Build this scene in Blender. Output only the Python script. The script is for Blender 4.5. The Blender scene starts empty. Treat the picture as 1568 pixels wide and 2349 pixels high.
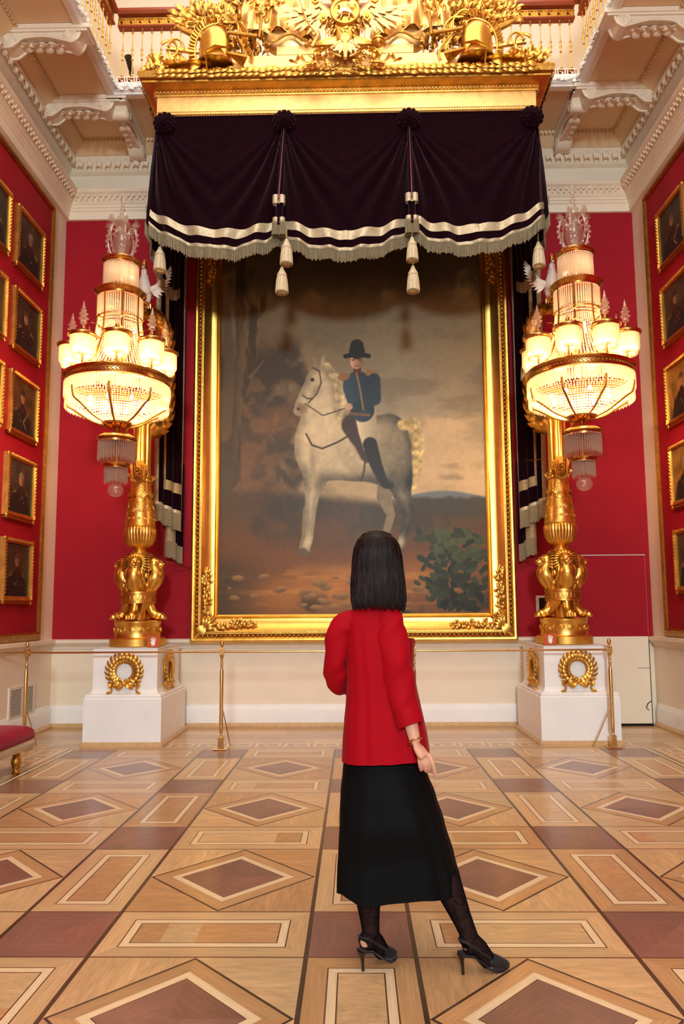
import bpy, math, random
import numpy as np
from mathutils import Vector, Matrix
random.seed(7); np.random.seed(7)
R = math.radians; PI = math.pi; sin = math.sin; cos = math.cos
SC = bpy.context.scene; COL = SC.collection
EXPO = -0.2; WORLD = .20; L_SKY = 180; L_HALL = 5200; L_BACK = 50; L_CH = 19

# ---------------------------------------------------------------- camera
CF, CCY, CTH, CYAW, CROLL, CH = 1653.8, 1229.87, 0.1043, -0.0166, -0.0065, 1.42
_ca, _sa = cos(CYAW), sin(CYAW)
FW = Vector((_sa*cos(CTH), _ca*cos(CTH), sin(CTH)))
_r = Vector((_ca, -_sa, 0)); _u = _r.cross(FW)
CR = _r*cos(CROLL)+_u*sin(CROLL); CU = -_r*sin(CROLL)+_u*cos(CROLL)
cd = bpy.data.cameras.new('camera'); cam = bpy.data.objects.new('camera', cd); COL.objects.link(cam)
m3 = Matrix((CR, CU, -FW)).transposed()
cam.matrix_world = Matrix.Translation((0, 0, CH)) @ m3.to_4x4()
cd.sensor_fit = 'VERTICAL'; cd.sensor_height = 24; cd.lens = CF*24/2349
cd.shift_y = (CCY-1174.5)/2349; cd.clip_start = .05; cd.clip_end = 200
SC.camera = cam
def ray(x, y): return FW+CR*((x-784)/CF)-CU*((y-CCY)/CF)
def at(x, y, Y):
    d = ray(x, y); return Vector((0, 0, CH))+d*(Y/d.y)
# ---------------------------------------------------------------- light
VS = SC.view_settings
VS.view_transform = 'Standard'; VS.look = 'None'; VS.gamma = 1; VS.exposure = EXPO; VS.use_curve_mapping = False
W = bpy.data.worlds.new('world'); SC.world = W; W.use_nodes = True
W.node_tree.nodes['Background'].inputs[0].default_value = (.82, .95, 1, 1)
W.node_tree.nodes['Background'].inputs[1].default_value = WORLD
def lamp(kind, name, loc, energy, col, size=.1, rot=None, sy=None, spread=None):
    d = bpy.data.lights.new(name, kind); d.energy = energy; d.color = col
    if kind == 'AREA':
        d.size = size
        if sy: d.shape = 'RECTANGLE'; d.size_y = sy
        if spread: d.spread = spread
    else: d.shadow_soft_size = size
    o = bpy.data.objects.new(name, d); COL.objects.link(o); o.location = loc
    if rot: o.rotation_euler = rot
    return o
# daylight through the glazed roof lantern, and the lit length of hall behind the camera
lamp('AREA', 'lantern_daylight', (-.05, 3.0, 10.6), L_SKY, (1, .93, .80), 5.0, (0, 0, 0), 9.5)
lamp('POINT', 'hall_lamp', (.3, -9.0, 5.4), L_HALL, (.82, .97, 1.0), .75)
lamp('AREA', 'hall_daylight', (0, -6.5, 3.4), L_BACK, (.72, .92, 1), 6.5, (R(90), 0, 0), 4.5)

# ---------------------------------------------------------------- helpers
def lin(c):
    c = [v/255 for v in c]; return tuple(v/12.92 if v <= .04045 else ((v+.055)/1.055)**2.4 for v in c)
ORG = {}
class MB:
    def __init__(s): s.v = []; s.f = []; s.mi = []; s.cm = 0
    def add(s, vs, fs):
        b = len(s.v); s.v += [tuple(v) for v in vs]
        for f in fs: s.f.append(tuple(i+b for i in f)); s.mi.append(s.cm)
    def box(s, a, b):
        x0, y0, z0 = a; x1, y1, z1 = b
        s.add([(x0,y0,z0),(x1,y0,z0),(x1,y1,z0),(x0,y1,z0),(x0,y0,z1),(x1,y0,z1),(x1,y1,z1),(x0,y1,z1)],
              [(0,3,2,1),(4,5,6,7),(0,1,5,4),(1,2,6,5),(2,3,7,6),(3,0,4,7)])
    def bbox(s, a, b, e=.01):      # bevelled box
        x0,y0,z0 = a; x1,y1,z1 = b
        pr = [(z0,e),(z0+e,0),(z1-e,0),(z1,e)]
        s.loft([[(x0+i,y0+i,z),(x1-i,y0+i,z),(x1-i,y1-i,z),(x0+i,y1-i,z)] for z,i in pr])
    def loft(s, rings, cap=True, closed=True):
        n = len(rings[0]); vs = [p for r in rings for p in r]; fs = []
        for k in range(len(rings)-1):
            for i in range(n if closed else n-1):
                j = (i+1) % n; fs.append((k*n+i, k*n+j, (k+1)*n+j, (k+1)*n+i))
        if cap and closed:
            fs.append(tuple(range(n-1, -1, -1))); m = (len(rings)-1)*n; fs.append(tuple(m+i for i in range(n)))
        s.add(vs, fs)
    def lathe(s, prof, c=(0,0,0), n=24, fl=None, cap=True):
        # prof: (r, z); fl: function(k, angle) -> radius factor
        rings = []
        for k, (r, z) in enumerate(prof):
            rings.append([(c[0]+r*(fl(k, 2*PI*i/n) if fl else 1)*cos(2*PI*i/n), c[1]+r*(fl(k, 2*PI*i/n) if fl else 1)*sin(2*PI*i/n), c[2]+z) for i in range(n)])
        s.loft(rings, cap)
    def tube(s, pts, rad, n=8, closed=False, cap=True, flat=1.0):
        pts = [Vector(p) for p in pts]; N = len(pts)
        rs = rad if isinstance(rad, (list, tuple)) else [rad]*N
        rings = []; up = None
        for i, p in enumerate(pts):
            t = (pts[(i+1) % N]-pts[i-1]) if closed else (pts[min(i+1, N-1)]-pts[max(i-1, 0)])
            if t.length < 1e-9: t = Vector((0,0,1))
            t.normalize()
            if up is None:
                up = Vector((0,0,1)) if abs(t.z) < .9 else Vector((0,1,0))
            up = up-t*up.dot(t)
            if up.length < 1e-6: up = t.orthogonal()
            up.normalize(); sd = t.cross(up)
            rings.append([p+(sd*cos(2*PI*k/n)+up*sin(2*PI*k/n)*flat)*rs[i] for k in range(n)])
        if closed: rings.append(rings[0]); cap = False
        s.loft(rings, cap)
    def ell(s, c, r, n=12, m=8, rot=None):
        M = rot if rot else Matrix.Identity(3); c = Vector(c); rings = []
        for k in range(1, m):
            a = -PI/2+PI*k/m
            rings.append([c+M@Vector((r[0]*cos(a)*cos(2*PI*i/n), r[1]*cos(a)*sin(2*PI*i/n), r[2]*sin(a))) for i in range(n)])
        vs = [p for q in rings for p in q]; b = c+M@Vector((0,0,-r[2])); t = c+M@Vector((0,0,r[2]))
        fs = []
        for k in range(m-2):
            for i in range(n):
                j = (i+1) % n; fs.append((k*n+i, k*n+j, (k+1)*n+j, (k+1)*n+i))
        B = len(vs); vs += [b, t]
        for i in range(n):
            j = (i+1) % n; fs.append((B, j, i)); fs.append((B+1, (m-2)*n+i, (m-2)*n+j))
        s.add(vs, fs)
    def leaf(s, b, d, nrm, L, w, curl=.3, th=.15):
        b = Vector(b); d = Vector(d).normalized(); nrm = Vector(nrm); nrm = (nrm-d*nrm.dot(d)).normalized(); sd = d.cross(nrm)
        rings = []
        for t, ww in ((0,.25),(.22,.8),(.5,1),(.78,.62),(1,.06)):
            c = b+d*(L*t)+nrm*(curl*L*sin(t*PI*.75))
            h = w*ww
            rings.append([c-sd*h, c-nrm*(th*h)*.6, c+sd*h, c+nrm*(th*h*2.2)])
        s.loft(rings)
    def prism(s, poly, o, ax, ay, az, th):   # poly in plane (ax, ay), extruded along az
        o = Vector(o); ax = Vector(ax); ay = Vector(ay); az = Vector(az)
        n = len(poly); a = [o+ax*p[0]+ay*p[1] for p in poly]; b = [q+az*th for q in a]
        s.add(a+b, [tuple(range(n-1,-1,-1)), tuple(range(n, 2*n))]+[(i, (i+1) % n, n+(i+1) % n, n+i) for i in range(n)])
    def sweep(s, prof, path, closed=False):
        # prof: (out, up) offsets; path: (point, out-vector, up-vector)
        rings = [[Vector(p)+Vector(o)*a+Vector(u)*b for a, b in prof] for p, o, u in path]
        if closed: rings.append(rings[0])
        s.loft(rings, cap=not closed)
    def build(s, name, mat, parent=None, smooth=True, ang=None):
        me = bpy.data.meshes.new(name); o = bpy.data.objects.new(name, me)
        off = ORG.get(parent.name, Vector((0,0,0))) if parent else Vector((0,0,0))
        me.from_pydata([(v[0]-off.x, v[1]-off.y, v[2]-off.z) for v in s.v], [], s.f)
        for m in (mat if isinstance(mat, (list, tuple)) else [mat]): me.materials.append(m)
        if len(me.materials) > 1: me.polygons.foreach_set('material_index', s.mi)
        if smooth:
            me.polygons.foreach_set('use_smooth', [True]*len(me.polygons))
            try: me.set_sharp_from_angle(angle=R(ang or 38))
            except Exception: pass
        me.update(); COL.objects.link(o)
        if parent: o.parent = parent
        ORG[o.name] = off
        return o
def tag(o, label=None, cat=None, group=None, kind=None):
    if label: o['label'] = label
    if cat: o['category'] = cat
    if group: o['group'] = group
    if kind: o['kind'] = kind
    return o
def thing(name, loc, label, cat, group=None):
    o = bpy.data.objects.new(name, None); COL.objects.link(o); o.location = loc; ORG[o.name] = Vector(loc)
    o.empty_display_size = .1
    return tag(o, label, cat, group)
def struct(o): o['kind'] = 'structure'; return o
def copy_tree(o, parent=None):
    c = o.copy(); COL.objects.link(c)
    if parent: c.parent = parent
    for ch in list(o.children): copy_tree(ch, c)
    return c
def smoothstep(a, b, x): t = np.clip((x-a)/(b-a), 0, 1); return t*t*(3-2*t)
def spl(pts, n):                   # smooth interpolation through points (tuples of any size)
    P = [np.array(p, float) for p in pts]; out = []; m = len(P)-1
    for i in range(n):
        t = i/(n-1)*m; k = min(int(t), m-1); u = t-k
        p0 = P[max(k-1,0)]; p1 = P[k]; p2 = P[k+1]; p3 = P[min(k+2,m)]
        out.append(tuple(.5*((2*p1)+(-p0+p2)*u+(2*p0-5*p1+4*p2-p3)*u*u+(-p0+3*p1-3*p2+p3)*u**3)))
    return out
def remesh(o, vs, sm=0):
    md = o.modifiers.new('r', 'REMESH'); md.mode = 'VOXEL'; md.voxel_size = vs
    if sm:
        m2 = o.modifiers.new('s', 'SMOOTH'); m2.iterations = sm; m2.factor = .5
    dg = bpy.context.evaluated_depsgraph_get(); dg.update()
    me = bpy.data.meshes.new_from_object(o.evaluated_get(dg)); o.modifiers.clear(); o.data = me
    me.polygons.foreach_set('use_smooth', [True]*len(me.polygons)); me.update()
    return o

# ---------------------------------------------------------------- materials
def newmat(n):
    m = bpy.data.materials.new(n); m.use_nodes = True; return m, m.node_tree, m.node_tree.nodes['Principled BSDF']
def mat(n, col, rough=.5, metal=0, vary=.0, vs=6, bump=0, bs=40, bd=.01, sheen=0, coat=0, spec=.5, det=3):
    m, t, p = newmat(n); N = t.nodes; L = t.links
    c = lin(col)+(1,)
    p.inputs['Base Color'].default_value = c; p.inputs['Roughness'].default_value = rough; p.inputs['Metallic'].default_value = metal
    p.inputs['Specular IOR Level'].default_value = spec
    if sheen: p.inputs['Sheen Tint'].default_value = (1,.62,.74,1); p.inputs['Sheen Weight'].default_value = sheen; p.inputs['Sheen Roughness'].default_value = .35
    if coat: p.inputs['Coat Weight'].default_value = coat; p.inputs['Coat Roughness'].default_value = .12
    tc = N.new('ShaderNodeTexCoord')
    if vary:
        nz = N.new('ShaderNodeTexNoise'); nz.inputs['Scale'].default_value = vs; nz.inputs['Detail'].default_value = det
        L.new(tc.outputs['Object'], nz.inputs['Vector'])
        mr = N.new('ShaderNodeMapRange'); mr.inputs[1].default_value = .3; mr.inputs[2].default_value = .7
        mr.inputs[3].default_value = 1-vary; mr.inputs[4].default_value = 1+vary
        L.new(nz.outputs[0], mr.inputs[0])
        mx = N.new('ShaderNodeMix'); mx.data_type = 'RGBA'; mx.blend_type = 'MULTIPLY'; mx.inputs[0].default_value = 1
        mx.inputs[6].default_value = c; L.new(mr.outputs[0], mx.inputs[7]); L.new(mx.outputs[2], p.inputs['Base Color'])
    if bump:
        nb = N.new('ShaderNodeTexNoise'); nb.inputs['Scale'].default_value = bs; nb.inputs['Detail'].default_value = 4
        L.new(tc.outputs['Object'], nb.inputs['Vector'])
        bp = N.new('ShaderNodeBump'); bp.inputs['Strength'].default_value = bump; bp.inputs['Distance'].default_value = bd
        L.new(nb.outputs[0], bp.inputs['Height']); L.new(bp.outputs[0], p.inputs['Normal'])
    return m
GOLD = mat('gilding', (226,176,86), .38, 1, vary=.18, vs=9, bump=.35, bs=22, bd=.006)
GOLDL = mat('pale_gilding', (240,202,134), .42, 1, vary=.10, vs=9, bump=.3, bs=18, bd=.006)
GOLDD = mat('old_gilding', (190,138,62), .42, 1, vary=.2, vs=14, bump=.4, bs=40, bd=.005)
GOLDF = mat('burnished_gilding', (230,182,90), .32, 1, vary=.1, vs=5, bump=.15, bs=12, bd=.004)
BRONZE = mat('gilt_bronze', (205,150,82), .24, 1, vary=.08, vs=12)
BRASS = mat('brass', (214,178,118), .22, 1, vary=.06, vs=12)
REDW = mat('crimson_wall_cloth', (154,12,32), .72, vary=.06, vs=3, bump=.25, bs=260, bd=.002, spec=.25)
CREAM = mat('cream_plaster', (236,221,200), .62, vary=.025, vs=3)
BEIGE = mat('beige_plaster', (222,190,150), .68, vary=.03, vs=2)
WHITE = mat('white_paint', (240,237,234), .5, vary=.03, vs=4)
STUC = mat('white_stucco', (234,218,196), .6, vary=.04, vs=12)
WOODSK = mat('skirting_wood', (196,158,112), .4, vary=.12, vs=18)
VELVET = mat('aubergine_velvet', (22,2,10), .9, vary=.3, vs=14, bump=.2, bs=90, bd=.003, sheen=.2, spec=.05)
PLHIGH = mat('plum_highlight', (120,36,72), .45, vary=.1, vs=10)  # pinkish highlight of the velvet pleats, put into a colour
SILVER = mat('silver_galloon', (196,182,152), .42, .35, vary=.16, vs=30, bump=.5, bs=260, bd=.003)
FRINGE = mat('bullion_fringe', (150,138,112), .5, .3, vary=.2, vs=60)
TANB = mat('aged_braid', (158,136,98), .6, .15, vary=.25, vs=25, bump=.5, bs=200, bd=.003)
TASS = mat('tassel_silk', (206,190,156), .55, .1, vary=.15, vs=60)
BROWNW = mat('mahogany', (150,62,24), .35, vary=.15, vs=8)
BLACKP = mat('black_plastic', (18,18,20), .3)
GREYP = mat('grey_plastic', (190,182,178), .45)
REDV = mat('crimson_velvet', (140,4,30), .8, vary=.12, vs=10, sheen=.25, spec=.15)
SGOLD = mat('silvered_wood', (198,182,150), .34, .7, vary=.12, vs=14)
ORANGE = mat('orange_card', (196,88,40), .35, vary=.05, vs=6)
VENTW = mat('vent_paint', (226,214,198), .5)
DARK = mat('dark_void', (12,10,9), .9)
def crystal(n, col, tr, emit_t=.5):
    m = bpy.data.materials.new(n); m.use_nodes = True; t = m.node_tree; N = t.nodes; L = t.links; N.clear()
    o = N.new('ShaderNodeOutputMaterial'); a = N.new('ShaderNodeBsdfTransparent'); a.inputs[0].default_value = (1,.97,.92,1)
    g = N.new('ShaderNodeBsdfGlossy'); g.inputs['Roughness'].default_value = .06; g.inputs[0].default_value = (1,1,1,1)
    d = N.new('ShaderNodeBsdfTranslucent'); d.inputs[0].default_value = lin(col)+(1,)
    df = N.new('ShaderNodeBsdfDiffuse'); df.inputs[0].default_value = lin(col)+(1,)
    m0 = N.new('ShaderNodeMixShader'); m0.inputs[0].default_value = .35; L.new(d.outputs[0], m0.inputs[1]); L.new(df.outputs[0], m0.inputs[2])
    m1 = N.new('ShaderNodeMixShader'); m1.inputs[0].default_value = .30; L.new(m0.outputs[0], m1.inputs[1]); L.new(g.outputs[0], m1.inputs[2])
    m2 = N.new('ShaderNodeMixShader'); m2.inputs[0].default_value = tr; L.new(m1.outputs[0], m2.inputs[1]); L.new(a.outputs[0], m2.inputs[2])
    L.new(m2.outputs[0], o.inputs[0]); return m
CRYS = crystal('cut_crystal', (255,240,214), .34)
CRYSD = crystal('clear_crystal', (226,214,204), .68)
BULB = bpy.data.materials.new('lit_bulb'); BULB.use_nodes = True
_b = BULB.node_tree.nodes['Principled BSDF']; _b.inputs['Emission Color'].default_value = (1,.74,.40,1); _b.inputs['Emission Strength'].default_value = 40
def vcol_mat(n, rough, bump=0, coat=0):
    m, t, p = newmat(n); a = t.nodes.new('ShaderNodeVertexColor'); a.layer_name = 'paint'
    t.links.new(a.outputs[0], p.inputs['Base Color']); p.inputs['Roughness'].default_value = rough; p.inputs['Specular IOR Level'].default_value = .35
    if coat: p.inputs['Coat Weight'].default_value = coat; p.inputs['Coat Roughness'].default_value = .3
    if bump:
        tc = t.nodes.new('ShaderNodeTexCoord'); nb = t.nodes.new('ShaderNodeTexNoise'); nb.inputs['Scale'].default_value = 120
        bp = t.nodes.new('ShaderNodeBump'); bp.inputs['Strength'].default_value = bump; bp.inputs['Distance'].default_value = .002
        t.links.new(tc.outputs['Object'], nb.inputs['Vector']); t.links.new(nb.outputs[0], bp.inputs['Height']); t.links.new(bp.outputs[0], p.inputs['Normal'])
    return m
OIL = vcol_mat('varnished_oil_paint', .5, .35, .05)
OILP = vcol_mat('portrait_oil_paint', .5, 0)
# parquet: every piece carries its wood colour and a UV laid along its own grain
PARQ, _t, _p = newmat('parquet_wood')
_N = _t.nodes; _L = _t.links
_a = _N.new('ShaderNodeVertexColor'); _a.layer_name = 'paint'
_uv = _N.new('ShaderNodeUVMap'); _uv.uv_map = 'grain'
_mp = _N.new('ShaderNodeMapping'); _mp.inputs['Scale'].default_value = (2.2, 34, 1); _L.new(_uv.outputs[0], _mp.inputs[0])
_nz = _N.new('ShaderNodeTexNoise'); _nz.inputs['Scale'].default_value = 1.6; _nz.inputs['Detail'].default_value = 6; _nz.inputs['Distortion'].default_value = .9
_L.new(_mp.outputs[0], _nz.inputs['Vector'])
_mp2 = _N.new('ShaderNodeMapping'); _mp2.inputs['Scale'].default_value = (1.2, 5, 1); _L.new(_uv.outputs[0], _mp2.inputs[0])
_nz2 = _N.new('ShaderNodeTexNoise'); _nz2.inputs['Scale'].default_value = 1.4; _nz2.inputs['Detail'].default_value = 3; _nz2.inputs['Distortion'].default_value = 1.5
_L.new(_mp2.outputs[0], _nz2.inputs['Vector'])
def _mr(src, lo, hi):
    r = _N.new('ShaderNodeMapRange'); r.inputs[1].default_value = .3; r.inputs[2].default_value = .7; r.inputs[3].default_value = lo; r.inputs[4].default_value = hi
    _L.new(src, r.inputs[0]); return r.outputs[0]
def _mul(a, b):
    x = _N.new('ShaderNodeMix'); x.data_type = 'RGBA'; x.blend_type = 'MULTIPLY'; x.inputs[0].default_value = 1
    _L.new(a, x.inputs[6]); _L.new(b, x.inputs[7]); return x.outputs[2]
_c = _mul(_mul(_a.outputs[0], _mr(_nz.outputs[0], .84, 1.12)), _mr(_nz2.outputs[0], .82, 1.14))
_L.new(_c, _p.inputs['Base Color']); _p.inputs['Roughness'].default_value = .3
_p.inputs['Coat Weight'].default_value = .35; _p.inputs['Coat Roughness'].default_value = .16
def paint_grid(me, cols):
    a = me.color_attributes.new('paint', 'FLOAT_COLOR', 'POINT'); a.data.foreach_set('color', np.asarray(cols, dtype=np.float32).ravel())
# ================================================================ ROOM
XL, XR, YB = -3.825, 3.72, 9.146
YF = -6.2
def rect_path_box(x0, x1, y0, y1, z):   # inner U along left, back, right (inside faces), out = into the room
    return [((x0, YF, z), (1,0,0), (0,0,1)), ((x0, y1, z), (1,-1,0), (0,0,1)), ((x1, y1, z), (-1,-1,0), (0,0,1)), ((x1, YF, z), (-1,0,0), (0,0,1))]
def walls():
    m = MB(); m.box((XL-.3, YF, 0), (XL, YB+.3, 7.75)); wl = struct(m.build('wall_left', CREAM, smooth=False))
    m = MB(); m.box((XR, YF, 0), (XR+.3, YB+.3, 7.75)); wr = struct(m.build('wall_right', CREAM, smooth=False))
    m = MB(); m.box((XL, YB, 0), (XR, YB+.3, 7.75)); wb = struct(m.build('wall_back', CREAM, smooth=False))
    # crimson cloth
    m = MB(); m.box((XL, YB-.012, 1.09), (XR, YB, 6.66)); m.build('cloth_panel', REDW, wb, smooth=False)
    for sx, w, x in ((1, wl, XL), (-1, wr, XR)):
        y1 = 8.72
        m = MB(); m.box((min(x, x+sx*.012), YF, 1.16), (max(x, x+sx*.012), y1, 6.58)); m.build('cloth_panel', REDW, w, smooth=False)
        # gilt moulding round the cloth, with a beaded inner edge
        m = MB(); pr = [(0,-.07),(.03,-.07),(.05,-.045),(.035,-.02),(.03,.01),(.022,.025),(0,.03)]
        m.sweep([(a, b) for a, b in pr], [((x, YF, 1.13), (sx,0,0), (0,0,-1)), ((x, y1, 1.13), (sx,0,0), (0,1,-1)), ((x, y1, 6.6), (sx,0,0), (0,1,1)), ((x, YF, 6.6), (sx,0,0), (0,0,1))])
        k = 1.2
        while k < 6.56: m.ell((x+sx*.034, y1-.035, k), (.016,.014,.017), 6, 4); k += .045
        k = 3.0
        while k < y1-.06:
            m.ell((x+sx*.034, k, 6.565), (.016,.017,.014), 6, 4); m.ell((x+sx*.034, k, 1.165), (.016,.017,.014), 6, 4); k += .045
        m.build('panel_moulding', GOLDD, w)
    # dado cap and skirting
    for nm, zz, pr, mm in (('trim_1', 1.0, [(0,-.03),(.012,-.03),(.02,0),(.055,.03),(.075,.05),(.075,.085),(.02,.095),(0,.095)], STUC),
                      ('baseboard_back', 0.0, [(0,.0),(.03,.0),(.03,.2),(.022,.24),(.014,.255),(.012,.272),(0,.275)], WHITE),
                      ('trim_2', 0.0, [(.0,0),(.055,0),(.055,.022),(.04,.045),(.03,.055),(0,.055)], WOODSK),
                      ('trim_3', 6.66, [(0,0),(.05,0),(.055,.1),(.075,.12),(.075,.14),(.09,.15),(.095,.2),(0,.2)], CREAM),
                      ('trim_4', 6.84, [(0,0),(.10,0),(.115,.02),(.15,.09),(.20,.12),(.22,.15),(0,.15)], STUC),
                      ('trim_5', 7.325, [(0,-.02),(.04,0),(.06,.02),(.12,.11),(.16,.14),(.16,.16),(0,.19)], STUC)):
        m = MB()
        if nm in ('trim_1',):       # the dado cap stops each side of the hidden door
            m.sweep(pr, [((XL, YF, zz), (1,0,0), (0,0,1)), ((XL, YB, zz), (1,-1,0), (0,0,1)), ((2.72, YB, zz), (0,-1,0), (0,0,1))])
            m.sweep(pr, [((XR, YB-.05, zz), (-1,0,0), (0,0,1)), ((XR, YF, zz), (-1,0,0), (0,0,1))])
        elif nm in ('baseboard_back', 'trim_2'):
            m.sweep(pr, [((XL, YF, zz), (1,0,0), (0,0,1)), ((XL, YB, zz), (1,-1,0), (0,0,1)), ((2.80, YB, zz), (0,-1,0), (0,0,1))])
            m.sweep(pr, [((XR, YB-.06, zz), (-1,0,0), (0,0,1)), ((XR, YF, zz), (-1,0,0), (0,0,1))])
        else: m.sweep(pr, rect_path_box(XL, XR, YF, YB, zz))
        o = struct(m.build(nm, mm, smooth=True, ang=25))
        # carved relief
        if nm in ('trim_4', 'trim_5'):
            q = MB(); out = .15 if nm == 'trim_4' else .12; zc = zz+.085 if nm == 'trim_4' else zz+.085
            st = .075 if nm == 'trim_4' else .125
            def mot(p, ax, od):
                ax = Vector(ax); od = Vector(od); p = Vector(p)
                if nm == 'trim_4':
                    q.tube([p-ax*.03+Vector((0,0,-.045)), p-ax*.022+Vector((0,0,.03))+od*.02, p+ax*.012+Vector((0,0,.03))+od*.03, p+ax*.01+Vector((0,0,-.01))+od*.015], .010, 5)
                    q.ell(p+od*.012, (.016,.016,.02), 6, 4)
                else:
                    q.ell(p+od*.01+Vector((0,0,0)), (.036,.036,.05), 8, 6)
                    for s in (-1, 1): q.leaf(p+ax*(s*.03)+Vector((0,0,.06)), (0,0,-1), od, .13, .02, .2)
            x = XL+.2
            while x < XR-.15: mot((x, YB-out, zc), (1,0,0), (0,-1,0)); x += st
            y = 4.2
            while y < YB-.18:
                mot((XL+out, y, zc), (0,1,0), (1,0,0)); mot((XR-out, y, zc), (0,1,0), (-1,0,0)); y += st
            q.build('carved_relief', STUC, o)
walls()
# ---- ceiling: frieze, sloping cove, flat soffit round the lantern opening
OX0, OX1, OY1 = -2.87, 2.76, 8.05      # opening
ZS = 7.62
def ceiling():
    m = MB(); pr = [(0,0),(.13,0),(.24,.09),(.28,.12),(.28,.16),(0,.16)]
    m.sweep(pr, rect_path_box(XL, XR, YF, YB, 7.50)); o = struct(m.build('trim_6', BEIGE, ang=25))
    q = MB(); x = XL+.3
    while x < XR-.25: q.box((x, YB-.31, ZS-.02), (x+.028, YB-.28, ZS+.02)); x += .05
    y = 4.2
    while y < YB-.28:
        for s, X0 in ((1, XL), (-1, XR)): q.box((min(X0+s*.28, X0+s*.31), y, ZS-.02), (max(X0+s*.28, X0+s*.31), y+.028, ZS+.02))
        y += .05
    q.build('dentil_course', BEIGE, o, smooth=False)
    m = MB(); t = .14
    m.box((XL, OY1, ZS+.025), (XR, YB+.3, ZS+.025+t)); m.box((XL, YF, ZS+.025), (OX0, OY1, ZS+.025+t)); m.box((OX1, YF, ZS+.025), (XR, OY1, ZS+.025+t))
    # raised inner coffer panels
    cl = struct(m.build('ceiling', BEIGE, smooth=False))
    q = MB()
    for (a, b) in (((OX0-.02, OY1-.0, ZS), (OX1+.02, OY1+.05, ZS+.025)), ((OX0-.05, YF, ZS), (OX0, OY1+.05, ZS+.025)), ((OX1, YF, ZS), (OX1+.05, OY1+.05, ZS+.025))): q.box(a, b)
    q.build('soffit_fillet', STUC, cl, smooth=False)
    # carved lip of the opening
    m = MB(); pr = [(0,0),(.03,0),(.03,.02),(.06,.035),(.06,.135),(.02,.165),(0,.165)]
    pa = [((OX0, YF, ZS), (1,0,0), (0,0,1)), ((OX0, OY1, ZS), (1,-1,0), (0,0,1)), ((OX1, OY1, ZS), (-1,-1,0), (0,0,1)), ((OX1, YF, ZS), (-1,0,0), (0,0,1))]
    m.sweep(pr, pa); lip = struct(m.build('trim_7', WHITE, ang=25))
    q = MB(); rnd = random.Random(3)
    def lf(p, ax, od):
        for k in range(3):
            q.leaf(Vector(p)+Vector((0,0,rnd.uniform(-.02,.02)))+Vector(ax)*rnd.uniform(-.02,.02), Vector(ax)*rnd.choice((-1,1))+Vector((0,0,rnd.uniform(-.9,.9))), od, rnd.uniform(.06,.09), .022, .35)
        q.ell(Vector(p)+Vector(od)*.01, (.022,.022,.022), 6, 4)
    x = OX0+.08
    while x < OX1-.05: lf((x, OY1-.065, ZS+.065), (1,0,0), (0,-1,0)); x += .075
    y = 4.6
    while y < OY1-.05:
        lf((OX0+.065, y, ZS+.065), (0,1,0), (1,0,0)); lf((OX1-.065, y, ZS+.065), (0,1,0), (-1,0,0)); y += .075
    q.build('carved_relief', WHITE, lip)
ceiling()
# ---- gallery above the opening
GLOWP = bpy.data.materials.new('added_glow'); GLOWP.use_nodes = True  # emission for the added panel above the gallery
_b = GLOWP.node_tree.nodes['Principled BSDF']; _b.inputs['Emission Color'].default_value = (1,.93,.80,1); _b.inputs['Emission Strength'].default_value = 1.9
def gallery():
    m = MB(); Z0 = ZS+.165
    m.box((XL-.3, YB+.2, Z0), (XR+.3, YB+.4, 10.9)); struct(m.build('wall_upper_back', CREAM, smooth=False))
    m = MB(); m.box((XL-.5, YF, Z0), (XL-.3, YB+.2, 10.9)); struct(m.build('wall_upper_left', BEIGE, smooth=False))
    m = MB(); m.box((XR+.3, YF, Z0), (XR+.5, YB+.2, 10.9)); struct(m.build('wall_upper_right', BEIGE, smooth=False))
    m = MB(); m.box((XL-.5, YF, 10.9), (XR+.5, YB+.4, 11.1)); cu = struct(m.build('ceiling_upper', STUC, smooth=False)); ORG[cu.name] = Vector((0,0,0))
    m = MB(); m.box((-2.8, YF+.5, 10.86), (2.7, 8.6, 10.9)); m.build('added_glow_panel', GLOWP, cu, smooth=False)  # unseen glowing panel, added to brighten the upper walls
gallery()
def greek(mb, o, ax, ay, az, n, u, w, th):
    # meander strip: n units, unit length u, height w
    s = w/7.0
    for k in range(n):
        b = k*u; f = u/8.0
        for (x0, y0, x1, y1) in ((0,6,8,7),(0,0,1,6),(1,0,5,1),(4,1,5,4),(2,3,4,4),(6,0,7,6),(7,0,8,1),(2,3,3,4.6)):
            P = [(b+x0*f, y0*s),(b+x1*f, y0*s),(b+x1*f, y1*s),(b+x0*f, y1*s)]
            mb.prism(P, o, ax, ay, az, th)
def baluster(parent):
    m = MB(); m.lathe([(.004,0),(.016,.0),(.016,.02),(.007,.03),(.005,.1),(.005,.2),(.018,.215),(.006,.225),(.009,.26),(.018,.285),(.01,.30),(.009,.33),(.018,.345),(.006,.36),(.005,.5),(.006,.56),(.018,.575),(.008,.59),(.008,.635),(.02,.65)], n=8)
    b = m.build('baluster', GOLD); b.parent = parent; return b
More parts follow.
